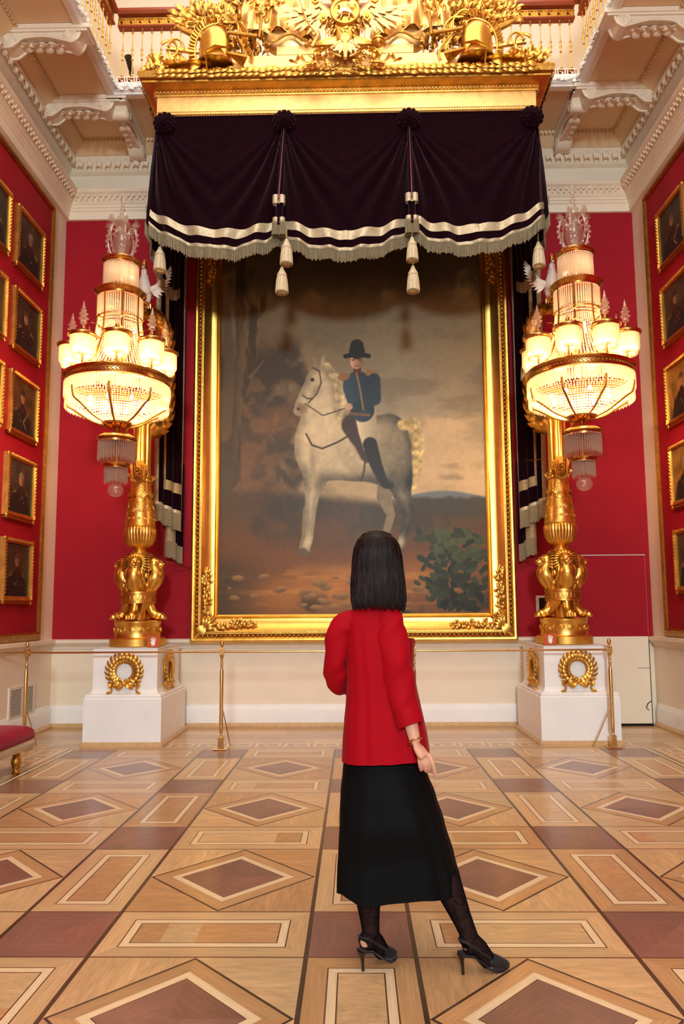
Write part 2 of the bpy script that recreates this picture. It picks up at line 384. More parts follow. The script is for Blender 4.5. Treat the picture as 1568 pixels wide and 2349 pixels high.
def railing(name, x0, y0, x1, y1, label, bal0):
    L = math.hypot(x1-x0, y1-y0); ax = Vector(((x1-x0)/L, (y1-y0)/L, 0)); od = Vector((ax.y, -ax.x, 0))
    t = thing(name, (x0, y0, ZS+.21), label, 'railing', 'gilded gallery railings')
    A = Vector((x0, y0, 0)); zb = 7.84
    def bar(m, a0, a1, z0, z1):
        P = [(0,z0),(L,z0),(L,z1),(0,z1)]; m.prism(P, A+od*a0, ax, (0,0,1), od, a1-a0)
    m = MB(); bar(m, -.02, .03, zb-.03, zb); bar(m, -.02, .0, zb, zb+.11); m.build('plinth_band', DARK if 0 else BROWNW, t, smooth=False)
    m = MB(); n = int(L/.115); greek(m, A+Vector((0,0,zb+.005))+od*.0, ax, (0,0,1), od, n, L/n, .10, .012); m.build('meander_strip', STUC, t, smooth=False)
    m = MB(); bar(m, -.02, .012, zb+.77, zb+.88); greek(m, A+Vector((0,0,zb+.775))+od*.012, ax, (0,0,1), od, n, L/n, .10, .012); m.build('meander_frieze', GOLD, t, smooth=False)
    m = MB(); P = [(-.07,.90),(.06,.90),(.08,.93),(.07,.97),(-.07,.97)]
    m.sweep([(a, b) for a, b in P], [(A+Vector((0,0,zb)), od, (0,0,1)), (A+ax*L+Vector((0,0,zb)), od, (0,0,1))]); bar(m, -.05, .04, zb+.75, zb+.77); m.build('handrail', BROWNW, t, smooth=False)
    k = 0; nb = int(L/.117) if x0 != x1 else int(L/.12)
    for i in range(min(nb, 96)):
        if bal0[0] is None:
            b = baluster(t); bal0[0] = b
        else:
            b = bal0[0].copy(); COL.objects.link(b); b.parent = t
        p = ax*(L-(i+.5)*L/nb) if name == 'gallery_railing' and i >= 0 else ax*((i+.5)*L/nb)
        b.location = (p.x, p.y, zb+.115-(ZS+.21))
    return t
# (plain recess tone behind the lower meander is its own shade)
BAL = [None]
railing('gallery_railing', OX0+.02, OY1+.1, OX1-.02, OY1+.1, 'gilded baluster railing across the back of the ceiling opening', BAL)
railing('gallery_railing', OX0-.04, 3.6, OX0-.04, OY1+.04, 'gilded baluster railing along the left edge of the ceiling opening', BAL)
railing('gallery_railing', OX1+.04, OY1+.04, OX1+.04, 3.6, 'gilded baluster railing along the right edge of the ceiling opening', BAL)
def spot():
    t = thing('spotlight', (-2.78, 8.45, ZS+.21), 'small black spotlight behind the left end of the gallery railing', 'spotlight')
    m = MB(); m.lathe([(.045,0),(.045,.01),(.01,.02),(.01,.37)], (-2.78,8.45,ZS+.21), 10); m.build('stand', BLACKP, t)
    m = MB(); m.tube([(-2.78,8.43,8.27),(-2.77,8.34,8.31),(-2.77,8.28,8.33)], [.03,.042,.045], 12); m.ell((-2.78,8.45,8.25),(.03,.03,.05),8,6); m.build('lamp_head', BLACKP, t)
spot()
# ---- scroll consoles under the soffit
def console(loc, rot, label):
    t = thing('console_bracket', (0,0,0), label, 'bracket', 'white plaster scroll brackets under the ceiling')
    # local: wall at y=0, projects to -y, top at z=0
    pts = spl([(-.02,-.20),(-.10,-.20),(-.16,-.16),(-.22,-.11),(-.32,-.09),(-.5,-.09),(-.70,-.14),(-.80,-.13),(-.84,-.05)], 28)
    poly = [(0,0),(0,-.20)]+pts+[(-.84,0)]
    m = MB(); m.prism([(a, b) for a, b in poly], (-.085,0,0), (0,1,0), (0,0,1), (1,0,0), .17); m.build('body', STUC, t, ang=50)
    m = MB(); m.box((-.12,-.95,-.02),(.12,.0,.03)); m.box((-.105,-.92,-.045),(.105,0,-.02)); m.build('top_slab', STUC, t, smooth=False)
    m = MB()
    for s in (-1, 1):
        for (cy, cz, r0) in ((-.75,-.10,.075), (-.09,-.13,.07)):
            sp = [(s*.09, cy+r0*(1-k/26)*cos(k*.55), cz+r0*(1-k/26)*sin(k*.55)) for k in range(23)]
            m.tube(sp, .016, 6)
        m.tube([(s*.085, a, b) for a, b in pts], .016, 6)
    m.tube([(-.095,-.75,-.10),(.095,-.75,-.10)], .07, 16); m.tube([(-.095,-.09,-.13),(.095,-.09,-.13)], .065, 16)
    m.build('scroll', STUC, t)
    m = MB()
    for k in range(5):
        y = -.62+k*.11
        for s in (-1, 1): m.leaf((0,y,-.12+.008*k), (s*.8,.9,-.2), (0,0,-1), .12, .04, .3)
        m.ell((0,y,-.115),(.03,.05,.03),8,5)
    m.build('acanthus_leaf', STUC, t)
    t.location = loc; t.rotation_euler = (0,0,rot); return t
zz = ZS-.008
c0 = console((-2.82, YB-.16, zz), 0, 'white plaster scroll bracket on the back wall left of the curtain canopy')
def cc(loc, rot, label):
    c = copy_tree(c0); c.location = loc; c.rotation_euler = (0,0,rot); c['label'] = label
cc((2.77, YB-.16, zz), 0, 'white plaster scroll bracket on the back wall right of the curtain canopy')
cc((XL+.12, 8.16, zz), PI/2, 'white plaster scroll bracket on the left wall nearest the back corner')
cc((XL+.12, 7.10, zz), PI/2, 'white plaster scroll bracket on the left wall, nearer the viewer')
cc((XR-.12, 8.10, zz), -PI/2, 'white plaster scroll bracket on the right wall nearest the back corner')
cc((XR-.12, 7.04, zz), -PI/2, 'white plaster scroll bracket on the right wall, nearer the viewer')
# ---- hidden door in the back wall, right side
m = MB(); m.box((2.83, YB-.03, .03), (3.652, YB-.01, 2.10)); dr = struct(m.build('door_1', [REDW], smooth=False))
m = MB(); m.box((2.83, YB-.036, .03), (3.652, YB-.028, 1.09)); m.build('lower_panel', CREAM, dr, smooth=False)
m = MB(); m.box((2.80, YB-.034, 2.10), (3.66, YB-.012, 2.113)); m.box((3.652, YB-.02, .0), (3.658, YB-.008, 2.10)); m.build('door_edge_trim', GREYP, dr, smooth=False)
m = MB(); m.box((2.80, YB-.04, 0), (3.66, YB-.0, .03)); m.build('door_gap', DARK, dr, smooth=False)
m = MB(); m.box((3.646, YB-.041, .03), (3.653, YB-.034, 1.09)); m.tube([(3.645,YB-.038,.30),(3.60,YB-.038,.27),(3.58,YB-.038,.22),(3.61,YB-.038,.19)], .006, 5); m.tube([(3.645,YB-.038,.70),(3.50,YB-.038,.705)], .0022, 4); m.build('paint_crack', DARK, dr, smooth=False)
# ---- ventilation grille in left dado
t = thing('vent_grille', (XL, 8.34, .24), 'white louvred ventilation grille low on the left wall', 'vent')
m = MB(); a0, a1, b0, b1 = 8.02, 8.67, .25, .60
for (p, q) in (((XL,a0,b0),(XL+.018,a0+.04,b1)),((XL,a1-.04,b0),(XL+.018,a1,b1)),((XL,a0+.04,b0),(XL+.018,a1-.04,b0+.03)),((XL,a0+.04,b1-.03),(XL+.018,a1-.04,b1)),((XL,8.33,b0+.03),(XL+.018,8.36,b1-.03))): m.box(p, q)
m.build('frame', VENTW, t, smooth=False)
m = MB(); m.box((XL+.0005,a0+.04,b0+.03),(XL+.004,a1-.04,b1-.03)); m.build('backing', DARK, t, smooth=False)
m = MB(); z = b0+.036
while z < b1-.035:
    m.add([(XL+.005,a0+.04,z+.008),(XL+.005,a1-.04,z+.008),(XL+.016,a1-.04,z),(XL+.016,a0+.04,z),(XL+.005,a0+.04,z+.011),(XL+.005,a1-.04,z+.011),(XL+.016,a1-.04,z+.004),(XL+.016,a0+.04,z+.004)],[(0,3,2,1),(4,5,6,7),(0,1,5,4),(1,2,6,5),(2,3,7,6),(3,0,4,7)]); z += .0185
m.build('louvres', VENTW, t, smooth=False)

# ================================================================ FLOOR (inlaid parquet, every piece a polygon)
P3 = 1.3628; X0g, Y0g = .0146, 3.3683
FV, FF, FC, FU = [], [], [], []
rf = random.Random(11)
LW = lin((204,168,122)); MW = lin((188,144,98)); TW = lin((170,112,64)); CRM = lin((230,204,164)); MAU = lin((134,92,80)); DK = lin((70,48,34)); DK2 = lin((96,62,40)); GRY = lin((128,92,80))
def piece(poly, col, gdir=(1,0), var=.08):
    b = len(FV); n = len(poly); FV.extend([(p[0], p[1], 0) for p in poly]); FF.append(tuple(range(b, b+n)))
    k = 1+rf.uniform(-var, var); w = rf.uniform(-var*.35, var*.35)
    FC.append((col[0]*k*(1+w), col[1]*k, col[2]*k*(1-w), 1)); L = math.hypot(*gdir); g = (gdir[0]/L, gdir[1]/L); ou, ov = rf.uniform(0,40), rf.uniform(0,40)
    FU.append([(p[0]*g[0]+p[1]*g[1]+ou, -p[0]*g[1]+p[1]*g[0]+ov) for p in poly])
def inset(poly, d):      # convex polygon inset (counter-clockwise)
    n = len(poly); out = []
    for i in range(n):
        p0, p1, p2 = Vector(poly[i-1]), Vector(poly[i]), Vector(poly[(i+1) % n])
        e1 = (p1-p0).normalized(); e2 = (p2-p1).normalized(); n1 = Vector((-e1.y, e1.x)); n2 = Vector((-e2.y, e2.x))
        out.append(tuple(p1+(n1+n2)*(d/(1+n1.dot(n2)))))
    return out
def ring(outer, d, col, var=.08, g=None):
    inn = inset(outer, d); n = len(outer)
    for i in range(n):
        j = (i+1) % n; e = (outer[j][0]-outer[i][0], outer[j][1]-outer[i][1])
        piece([outer[i], outer[j], inn[j], inn[i]], col, g or e, var)
    return inn
def rc(x0, y0, x1, y1): return [(x0,y0),(x1,y0),(x1,y1),(x0,y1)]
def env(poly, col, var=.12):
    cx = sum(p[0] for p in poly)/len(poly); cy = sum(p[1] for p in poly)/len(poly)
    for i in range(len(poly)):
        j = (i+1) % len(poly); e = (poly[j][0]-poly[i][0], poly[j][1]-poly[i][1]); piece([poly[i], poly[j], (cx, cy)], col, e if i % 2 else (e[0]*.6-e[1]*.8, e[0]*.8+e[1]*.6), var)
def small_sq(x0, y0, x1, y1): env(rc(x0, y0, x1, y1), MAU, .14)
def bar_rect(x0, y0, x1, y1):
    hor = (x1-x0) > (y1-y0)
    p = rc(x0, y0, x1, y1)
    p = ring(p, .082, rf.choice((MW, LW, LW)), .10, None)
    p = ring(p, .006, DK2, 0); p = ring(p, .034, CRM, .03); p = ring(p, .006, DK2, 0)
    # panel of a few boards
    a, b = p[0], p[2]; k = rf.choice((2, 3, 3))
    cuts = [0]+sorted(rf.uniform(.15,.85) for _ in range(k-1))+[1]
    for i in range(k):
        u0, u1 = cuts[i], cuts[i+1]
        if hor: q = rc(a[0]+(b[0]-a[0])*u0, a[1], a[0]+(b[0]-a[0])*u1, b[1])
        else: q = rc(a[0], a[1]+(b[1]-a[1])*u0, b[0], a[1]+(b[1]-a[1])*u1)
        piece(q, rf.choice((MW, LW)), (.35,1) if hor else (1,.12), .09)
def big_sq(x0, y0, x1, y1):
    cx, cy = (x0+x1)/2, (y0+y1)/2
    dia = [(cx, y0), (x1, cy), (cx, y1), (x0, cy)]
    co = rc(x0, y0, x1, y1)
    for i, (c, a, b) in enumerate((((x0,y0),(cx,y0),(x0,cy)),((x1,y0),(x1,cy),(cx,y0)),((x1,y1),(cx,y1),(x1,cy)),((x0,y1),(x0,cy),(cx,y1)))):
        piece([c, a, b], rf.choice((LW, MW)), (a[0]-b[0]+.05, a[1]-b[1]), .10)
    p = ring(dia, .012, DK, 0); p = ring(p, .07, MW, .12); p = ring(p, .036, CRM, .03); p = ring(p, .005, DK2, 0)
    env(p, MAU, .14)

TWM = mat('floor_board', (150,104,64), .4)
def fl():
    s = P3/6; g = .010; g2 = .005
    for i in range(-3, 4):
        for j in range(-8, 4):
            cx, cy = X0g+i*P3, Y0g+j*P3
            xa, xb, xc = cx-s, cx+s, cx+P3-s; ya, yb, yc = cy-s, cy+s, cy+P3-s
            okx = -2 <= i <= 2; oky = j <= 3
            if not (okx and oky): continue
            small_sq(xa+g, ya+g2, xb-g, yb-g2)
            if i < 2: bar_rect(xb+g, ya+g2, xc-g, yb-g2)
            if j < 3: bar_rect(xa+g, yb+g2, xb-g, yc-g2)
            if i < 2 and j < 3: big_sq(xb+g, yb+g2, xc-g, yc-g2)
            # ebony lines
            xe = xc-g if i < 2 else xb-g; ye = yc-g2 if j < 3 else yb-g2
            for x in ((xa, xb) if 1 else ()): piece(rc(x-g, ya-g2, x+g, ye), DK, (0,1), .15)
            for y in ((ya, yb)):
                piece(rc(xa+g, y-g2, xb-g, y+g2), DK2, (1,0), .15)
                if i < 2: piece(rc(xb+g, y-g2, xc-g, y+g2), DK2, (1,0), .15)
    ax0, ax1, ay1 = X0g-2*P3-s-g, X0g+2*P3+s+g, Y0g+3*P3+s+g2
    # cream line, meander band, outer boards
    yb0 = Y0g-8*P3-s
    def U(d0, d1, col, var=.08, seg=.5):
        x = ax0-d1; 
        n = max(1, int((ax1-ax0+2*d1)/seg)); w = (ax1-ax0+2*d1)/n
        for k in range(n):
            a = max(ax0-d1+k*w, -99); b = a+w
            piece(rc(a, ay1+d0, b, ay1+d1), col, (0,1) if seg < .5 else (1,0), var)
        n = max(1, int((ay1+d0-yb0)/seg)); w = (ay1+d0-yb0)/n
        for k in range(n):
            a = yb0+k*w
            piece(rc(ax0-d1, a, ax0-d0, a+w), col, (1,0) if seg < .5 else (0,1), var); piece(rc(ax1+d0, a, ax1+d1, a+w), col, (1,0) if seg < .5 else (0,1), var)
    U(0, .03, CRM, .03, 3); U(.03, .05, DK2, .1, 3); U(.05, .085, MW, .05, 1.0)
    U(.085, .095, CRM, .03, 3); U(.095, .335, MW, .07, .36); U(.335, .35, CRM, .03, 3); U(.35, .6, LW, .12, .3); U(.6, .9, MW, .1, .6); U(.9, 1.2, LW, .14, .8); U(1.2, 2.2, MW, .1, .45)
    # meander inlay lies flush a hair above the band
    def me(o, ax, ay, n, u, w):
        f = u/9.0; q = w/7.0
        for k in range(n):
            b = k*u
            for (x0, y0, x1, y1) in ((0,0,1,7),(1,6,8,7),(7,2,8,6),(3,2,7,3),(3,3,4,4.6),(1,0,9,.8)):
                P = [(b+x0*f, y0*q),(b+x1*f, y0*q),(b+x1*f, y1*q),(b+x0*f, y1*q)]
                pts = [(o[0]+ax[0]*p[0]+ay[0]*p[1], o[1]+ax[1]*p[0]+ay[1]*p[1]) for p in P]
                bb = len(FV); piece(pts, CRM, (1,0), .03)
                for z in range(bb, len(FV)): FV[z] = (FV[z][0], FV[z][1], .0006)
    n = int((ax1-ax0)/.30); me((ax0, ay1+.10), (1,0), (0,1), n, (ax1-ax0)/n, .23)
    n = int((ay1-2.0)/.30); me((ax0-.10, ay1), (0,-1), (-1,0), n, .30, .23); me((ax1+.10, ay1), (0,-1), (1,0), n, .30, .23)
    # sub-floor slab under everything (clip beyond walls is hidden by walls)
    mesh = bpy.data.meshes.new('floor'); mesh.from_pydata(FV, [], FF)
    uv = mesh.uv_layers.new(name='grain'); ca = mesh.color_attributes.new('paint', 'FLOAT_COLOR', 'CORNER')
    uu = []; cc_ = []
    for f, u, c in zip(FF, FU, FC):
        for a in u: uu += [a[0], a[1]]; cc_ += list(c)
    uv.data.foreach_set('uv', uu); ca.data.foreach_set('color', cc_)
    mesh.materials.append(PARQ); mesh.update()
    o = bpy.data.objects.new('floor', mesh); COL.objects.link(o); struct(o); ORG[o.name] = Vector((0,0,0))
    m = MB(); m.box((XL-.3, YF-.3, -.2), (XR+.3, YB+.3, -.004)); m.build('subfloor', TWM, o, smooth=False)
fl()
# ================================================================ PAINTINGS
def fbm(x, y, seed, oct=5):
    rs = np.random.RandomState(seed); out = np.zeros_like(x); amp = 1; tot = 0
    for o in range(oct):
        g = rs.rand(64, 64); fx = x*2**o; fy = y*2**o
        ix = np.floor(fx).astype(int); iy = np.floor(fy).astype(int); tx = fx-ix; ty = fy-iy
        tx = tx*tx*(3-2*tx); ty = ty*ty*(3-2*ty)
        a = g[ix % 64, iy % 64]; b = g[(ix+1) % 64, iy % 64]; c = g[ix % 64, (iy+1) % 64]; d = g[(ix+1) % 64, (iy+1) % 64]
        out += amp*((a*(1-tx)+b*tx)*(1-ty)+(c*(1-tx)+d*tx)*ty); tot += amp; amp *= .5
    return out/tot
def sd_cap(x, y, a, b, ra, rb):
    dx, dy = b[0]-a[0], b[1]-a[1]; t = np.clip(((x-a[0])*dx+(y-a[1])*dy)/(dx*dx+dy*dy+1e-9), 0, 1)
    return np.hypot(x-a[0]-t*dx, y-a[1]-t*dy)-(ra+(rb-ra)*t)
def sd_ell(x, y, c, r, rot=0):
    ca, sa = cos(rot), sin(rot); u = (x-c[0])*ca+(y-c[1])*sa; v = -(x-c[0])*sa+(y-c[1])*ca
    k = np.hypot(u/r[0], v/r[1]); return (k-1)*min(r)
def chain(x, y, pts):
    d = None
    for k in range(len(pts)-1):
        e = sd_cap(x, y, pts[k][:2], pts[k+1][:2], pts[k][2], pts[k+1][2]); d = e if d is None else np.minimum(d, e)
    return d
def smin(a, b, k): h = np.clip(.5+.5*(b-a)/k, 0, 1); return b*(1-h)+a*h-k*h*(1-h)
class Paint:
    def __init__(s, x, y): s.x = x; s.y = y; s.c = np.zeros(x.shape+(3,))
    def over(s, col, a):
        col = np.array(col, float)
        if col.ndim == 1: col = col[None, None, :]
        s.c = s.c*(1-a[..., None])+col*a[..., None]
    def sd(s, d, col, soft=2.0, shade=None, w=25):
        a = 1-smoothstep(-soft, soft, d); c = np.array(col, float)[None, None, :]*np.ones(s.x.shape+(3,))
        if shade is not None: c = c*(1+shade)[..., None]
        s.over(c, a)
def big_painting_pixels(nx, ny, xs, ys):
    # x right, y down, in hundredths of the canvas as it hangs
    x, y = np.meshgrid(xs, ys, indexing='ij'); P = Paint(x, y)
    n1 = fbm(x/90+3, y/90+7, 1); n2 = fbm(x/28, y/28, 2); n3 = fbm(x/260+1, y/110+5, 3); n4 = fbm(x/10, y/10, 5, 3)
    mix = lambda a, b, t: np.array(a, float)[None,None,:]*(1-t[...,None])+np.array(b, float)[None,None,:]*t[...,None]
    # sky
    t = smoothstep(640, 1130, y); sky = mix((118,100,70), (176,154,112), t)
    P.over(sky, np.ones_like(x))
    P.over((150,146,128), .6*np.exp(-((x-905)/170)**2-((y-930)/140)**2))
    P.over((206,176,132), smoothstep(.46,.62,n3+.10*smoothstep(860,980,y))*smoothstep(800,960,y)*smoothstep(850,1020,x+80*n1)*.8)
    P.over((112,96,72), smoothstep(.5,.64,fbm(x/150+9, y/60, 8))*.5)
    P.over((96,74,52), smoothstep(760,520,x)*.45)
    # far hills and wood on the right
    P.over((104,112,116), smoothstep(1144,1150,y+10*np.sin(x/50))*smoothstep(850,960,x))
    P.over((62,58,44), smoothstep(1156,1166,y+8*n2*2)*smoothstep(900,960,x+30*n2))
    # dark thicket on the left
    edge = 700-(y-780)*.05+90*(n1-.5)*2
    th = smoothstep(edge+20, edge-35, x+60*(n2-.5))*smoothstep(770, 850, y+50*n2)
    P.over(mix((58,46,32),(92,68,44),smoothstep(.4,.62,n2)), th*.88)
    P.over((112,76,58), .45*np.exp(-((x-560)/60)**2-((y-1070)/70)**2))
    P.over((140,92,54), .5*np.exp(-((x-635)/45)**2-((y-965)/35)**2)*smoothstep(.4,.6,n1+.05))
    # dark foliage across the top
    P.over((36,28,18), smoothstep(.36,.58,n1+.22*smoothstep(730,610,y))*smoothstep(760,640,y+40*n2)*.75)
    # trees
    bark = mix((66,52,34),(118,98,66),smoothstep(.38,.66,fbm(x/14, y/60, 6))*smoothstep(520,570,x)*.9)
    tr = np.minimum(chain(x, y, [(560,440,22),(556,700,26),(562,820,25),(540,880,27),(512,950,36),(480,1080,70)]), chain(x, y, [(575,730,12),(625,660,13),(680,560,16)]))
    a = 1-smoothstep(-2.5,2.5,tr); P.over(bark*(1-.45*smoothstep(700,640,y))[...,None], a)
    P.sd(chain(x, y, [(505,640,8),(520,860,13),(505,1000,20)]), (84,68,46), 3)
    P.sd(chain(x, y, [(568,870,4),(585,852,3),(600,832,1.5)]), (96,80,56), 1.5)
    # ground
    g0 = 1150+30*(n1-.5)+14*np.sin(x/120); ga = smoothstep(g0-14, g0+14, y-smoothstep(880,1110,x)*45)
    gr = mix((74,56,36),(112,70,34),smoothstep(1150,1300,y)); P.over(gr, ga)
    P.over((50,48,32), ga*smoothstep(.44,.6,n1)*smoothstep(1290,1180,y)*.7)
    P.over((176,112,44), smoothstep(0,1,np.clip(1.15-np.hypot((x-790)/330,(y-1350-(x-790)*-.12)/62),0,1))*.85)
    P.over((190,128,58), smoothstep(.5,.65,fbm(x/120,y/16,12))*smoothstep(1285,1330,y)*smoothstep(1405,1370,y)*.5)
    P.over((58,46,26), smoothstep(640,500,x)*smoothstep(1240,1330,y)*.75)
    P.over((46,38,22), smoothstep(.48,.62,n1)*smoothstep(1345,1395,y)*.8)
    rs = np.random.RandomState(4)
    for k in range(34):
        cx, cy = rs.uniform(520,1000), rs.uniform(1320,1400); r = rs.uniform(3,12)
        d = sd_ell(x, y, (cx, cy), (r*1.6, r*.7), rs.uniform(-.3,.3)); P.sd(d, (132,96,54), 1.5, shade=-(y-cy)/r*.3)
    # shrub, bottom right
    for k in range(230):
        q = rs.rand(); cx = 1045+rs.normal()*36; cy = 1400-q*175; cx = min(cx, 1135)
        r = rs.uniform(7,15); g = rs.uniform(.5,1.15)*(.65+.6*q); a0 = rs.uniform(0, PI)
        P.sd(sd_ell(x, y, (cx, cy), (r, r*.55), a0), (58*g, 66*g, 38*g), 1.2)
    for (cx, cy) in ((970,1332),(958,1342),(985,1345),(992,1362),(1004,1370),(985,1378)): P.sd(sd_ell(x,y,(cx,cy),(9,5),.5),(52,56,34),1.5)
    # ---- a plain grey horse standing side on, and a rider in a dark coat
    dapple = (n2-.5)*.22+(n4-.5)*.08
    HB = (188,172,136); HG = (150,140,118)
    # far legs
    for pts in ([(742,1090,20),(722,1140,13),(704,1180,10),(700,1235,8),(694,1262,9)], [(900,1090,28),(884,1150,17),(900,1190,10),(884,1244,8),(876,1268,9)]):
        P.sd(chain(x, y, pts), (128,112,84), 2, dapple)
    d = sd_ell(x, y, (820,1040), (128,74), .04)
    d = smin(d, sd_ell(x, y, (740,1030), (62,80), .15), 26); d = smin(d, sd_ell(x, y, (898,1044), (58,84), 0), 26)
    nk = chain(x, y, [(742,1000,60),(738,940,43),(747,893,29)]); d = smin(d, nk, 18)
    hd = smin(chain(x, y, [(736,872,27),(712,905,22),(690,938,15),(684,950,12)]), sd_ell(x,y,(728,880),(26,24),0), 6); d = smin(d, hd, 8)
    for pts in ([(720,1075,30),(716,1140,17),(712,1190,12),(709,1240,9),(700,1268,10)], [(916,1080,42),(926,1140,22),(942,1188,11),(926,1244,9),(918,1270,10)]):
        d = smin(d, chain(x, y, pts), 10)
    lightx = smoothstep(940,700,x)*.22-.10; under = -smoothstep(1060,1130,y)*.28*smoothstep(1150,1110,y)
    rim = -smoothstep(-26,0,d)*.30
    P.sd(d, HB, 1.6, dapple+lightx+under+rim-smoothstep(830,960,x)*.26-smoothstep(1130,1200,y)*.10)
    P.sd(sd_ell(x,y,(690,944),(13,11),.5), (140,116,92), 6); P.over((120,100,72), .5*np.exp(-((x-728)/10)**2-((y-905)/14)**2)); P.over((214,200,164), .5*np.exp(-((x-742)/22)**2-((y-960)/50)**2)); P.over((120,106,80), .45*np.exp(-((x-716)/8)**2-((y-1060)/36)**2)); P.over((112,98,74), .4*np.exp(-((x-880)/14)**2-((y-1070)/44)**2))
    for lx, ly in ((706,1250),(922,1250)): P.over((206,190,150), .8*np.exp(-((x-lx)/12)**2-((y-ly)/16)**2)*(d < 0))
    P.sd(sd_ell(x,y,(723,838),(5,14),-.2), (150,136,106), 1.5); P.sd(sd_ell(x,y,(742,836),(5,15),.15), (176,160,126), 1.5)
    P.sd(chain(x, y, [(752,845,7),(776,880,11),(786,930,13),(780,965,8)]), (196,178,132), 4, (n4-.5)*.7)   # mane
    P.sd(chain(x, y, [(930,985,12),(955,985,15),(966,1030,16),(962,1090,10),(955,1130,4)]), (196,172,112), 4, (n4-.5)*.7)  # tail
    P.sd(sd_ell(x,y,(717,878),(4.5,4),0), (30,22,16), 1); P.sd(sd_ell(x,y,(684,946),(4,3),0), (60,44,36), 1.2)
    for pts in ([(718,850,2.2),(734,858,2.2),(738,886,2.2),(728,910,2.2),(708,932,2.2)],[(694,914,2.2),(704,922,2.2),(718,922,2.2)],[(700,934,1.8),(742,962,1.8),(800,944,1.8)],[(702,1004,3),(716,1030,3),(740,1038,3),(776,1024,3),(812,1004,3)],[(842,1060,3),(838,1090,3),(832,1112,3)]):
        P.sd(chain(x, y, [(a, b, c*.7) for a, b, c in pts]), (70,52,36), 1.0)
    for cx, cy in ((700,1276),(916,1278),(693,1270),(874,1274)): P.sd(sd_ell(x,y,(cx,cy),(11,7),-.2), (96,78,58), 1.5)
    # saddle cloth, boot, leg, coat, arm, head, hat
    P.sd(chain(x, y, [(812,985,26),(838,1020,26),(850,1050,22)]), (66,46,36), 3)
    P.sd(chain(x, y, [(842,952,26),(848,1000,22),(853,1034,17)]), (206,190,154), 2, -(x-838)/150)
    P.sd(chain(x, y, [(853,1030,17),(866,1075,14),(880,1108,11),(890,1122,9)]), (34,26,20), 2); P.sd(chain(x,y,[(886,1120,9),(900,1124,7)]), (30,24,20), 2)
    P.sd(chain(x, y, [(826,896,36),(836,950,28)]), (46,62,74), 2, -(x-825)/140)
    P.sd(sd_ell(x,y,(792,872),(15,9),-.2), (150,110,66), 2); P.sd(sd_ell(x,y,(860,866),(17,9),.2), (150,110,66), 2)
    P.sd(chain(x, y, [(864,880,15),(866,925,14),(816,946,10)]), (38,52,64), 2); P.sd(sd_ell(x,y,(803,942),(10,8),0), (200,160,128), 1.5)
    P.sd(chain(x, y, [(824,862,9),(824,850,9)]), (90,40,34), 1.5)
    P.sd(sd_ell(x,y,(823,836),(15,19),0), (198,148,116), 1.5, -(x-820)/50); P.sd(chain(x,y,[(812,833,1.5),(818,833,1.5)]),(90,58,42),1); P.sd(chain(x,y,[(827,833,1.5),(833,833,1.5)]),(90,58,42),1); P.sd(chain(x,y,[(818,847,1.2),(828,847,1.2)]),(140,74,60),1)
    P.sd(chain(x, y, [(796,824,5),(824,819,6),(852,824,5)]), (30,26,22), 1.5); P.sd(chain(x, y, [(824,812,19),(824,800,16)]), (36,30,26), 1.5); P.sd(chain(x,y,[(822,862,2),(830,900,2),(838,950,2)]), (150,120,70), 1); P.sd(chain(x,y,[(806,958,3),(852,962,3)]), (120,84,50), 1.2)
    P.c *= (1+(n4-.5)*.10)[..., None]
    return P.c
def srgb_lin(c): c = np.clip(c, 0, 255)/255; return np.where(c <= .04045, c/12.92, ((c+.055)/1.055)**2.4)
def grid_mesh(name, nx, ny, org, ax, ay, cols, m, parent):
    i, j = np.meshgrid(np.arange(nx), np.arange(ny), indexing='ij')
    org, ax, ay = (np.array(v, float) for v in (org, ax, ay)); off = ORG[parent.name]
    v = org+ax*(i/(nx-1))[..., None]+ay*(j/(ny-1))[..., None]-np.array(off)
    a = (i[:-1,:-1]*ny+j[:-1,:-1]).ravel(); f = np.stack([a, a+ny, a+ny+1, a+1], 1)
    me = bpy.data.meshes.new(name); me.vertices.add(nx*ny); me.vertices.foreach_set('co', v.ravel())
    me.loops.add(f.size); me.polygons.add(len(f)); me.loops.foreach_set('vertex_index', f.ravel().astype(np.int32))
    me.polygons.foreach_set('loop_start', np.arange(0, f.size, 4, dtype=np.int32)); me.update(calc_edges=True); me.validate()
    c = np.ones((nx, ny, 4)); c[..., :3] = srgb_lin(cols); paint_grid(me, c); me.materials.append(m)
    o = bpy.data.objects.new(name, me); COL.objects.link(o); o.parent = parent; ORG[o.name] = off; return o
PX0, PX1, PZ0, PZ1 = -1.705, 1.672, 1.385, 6.25
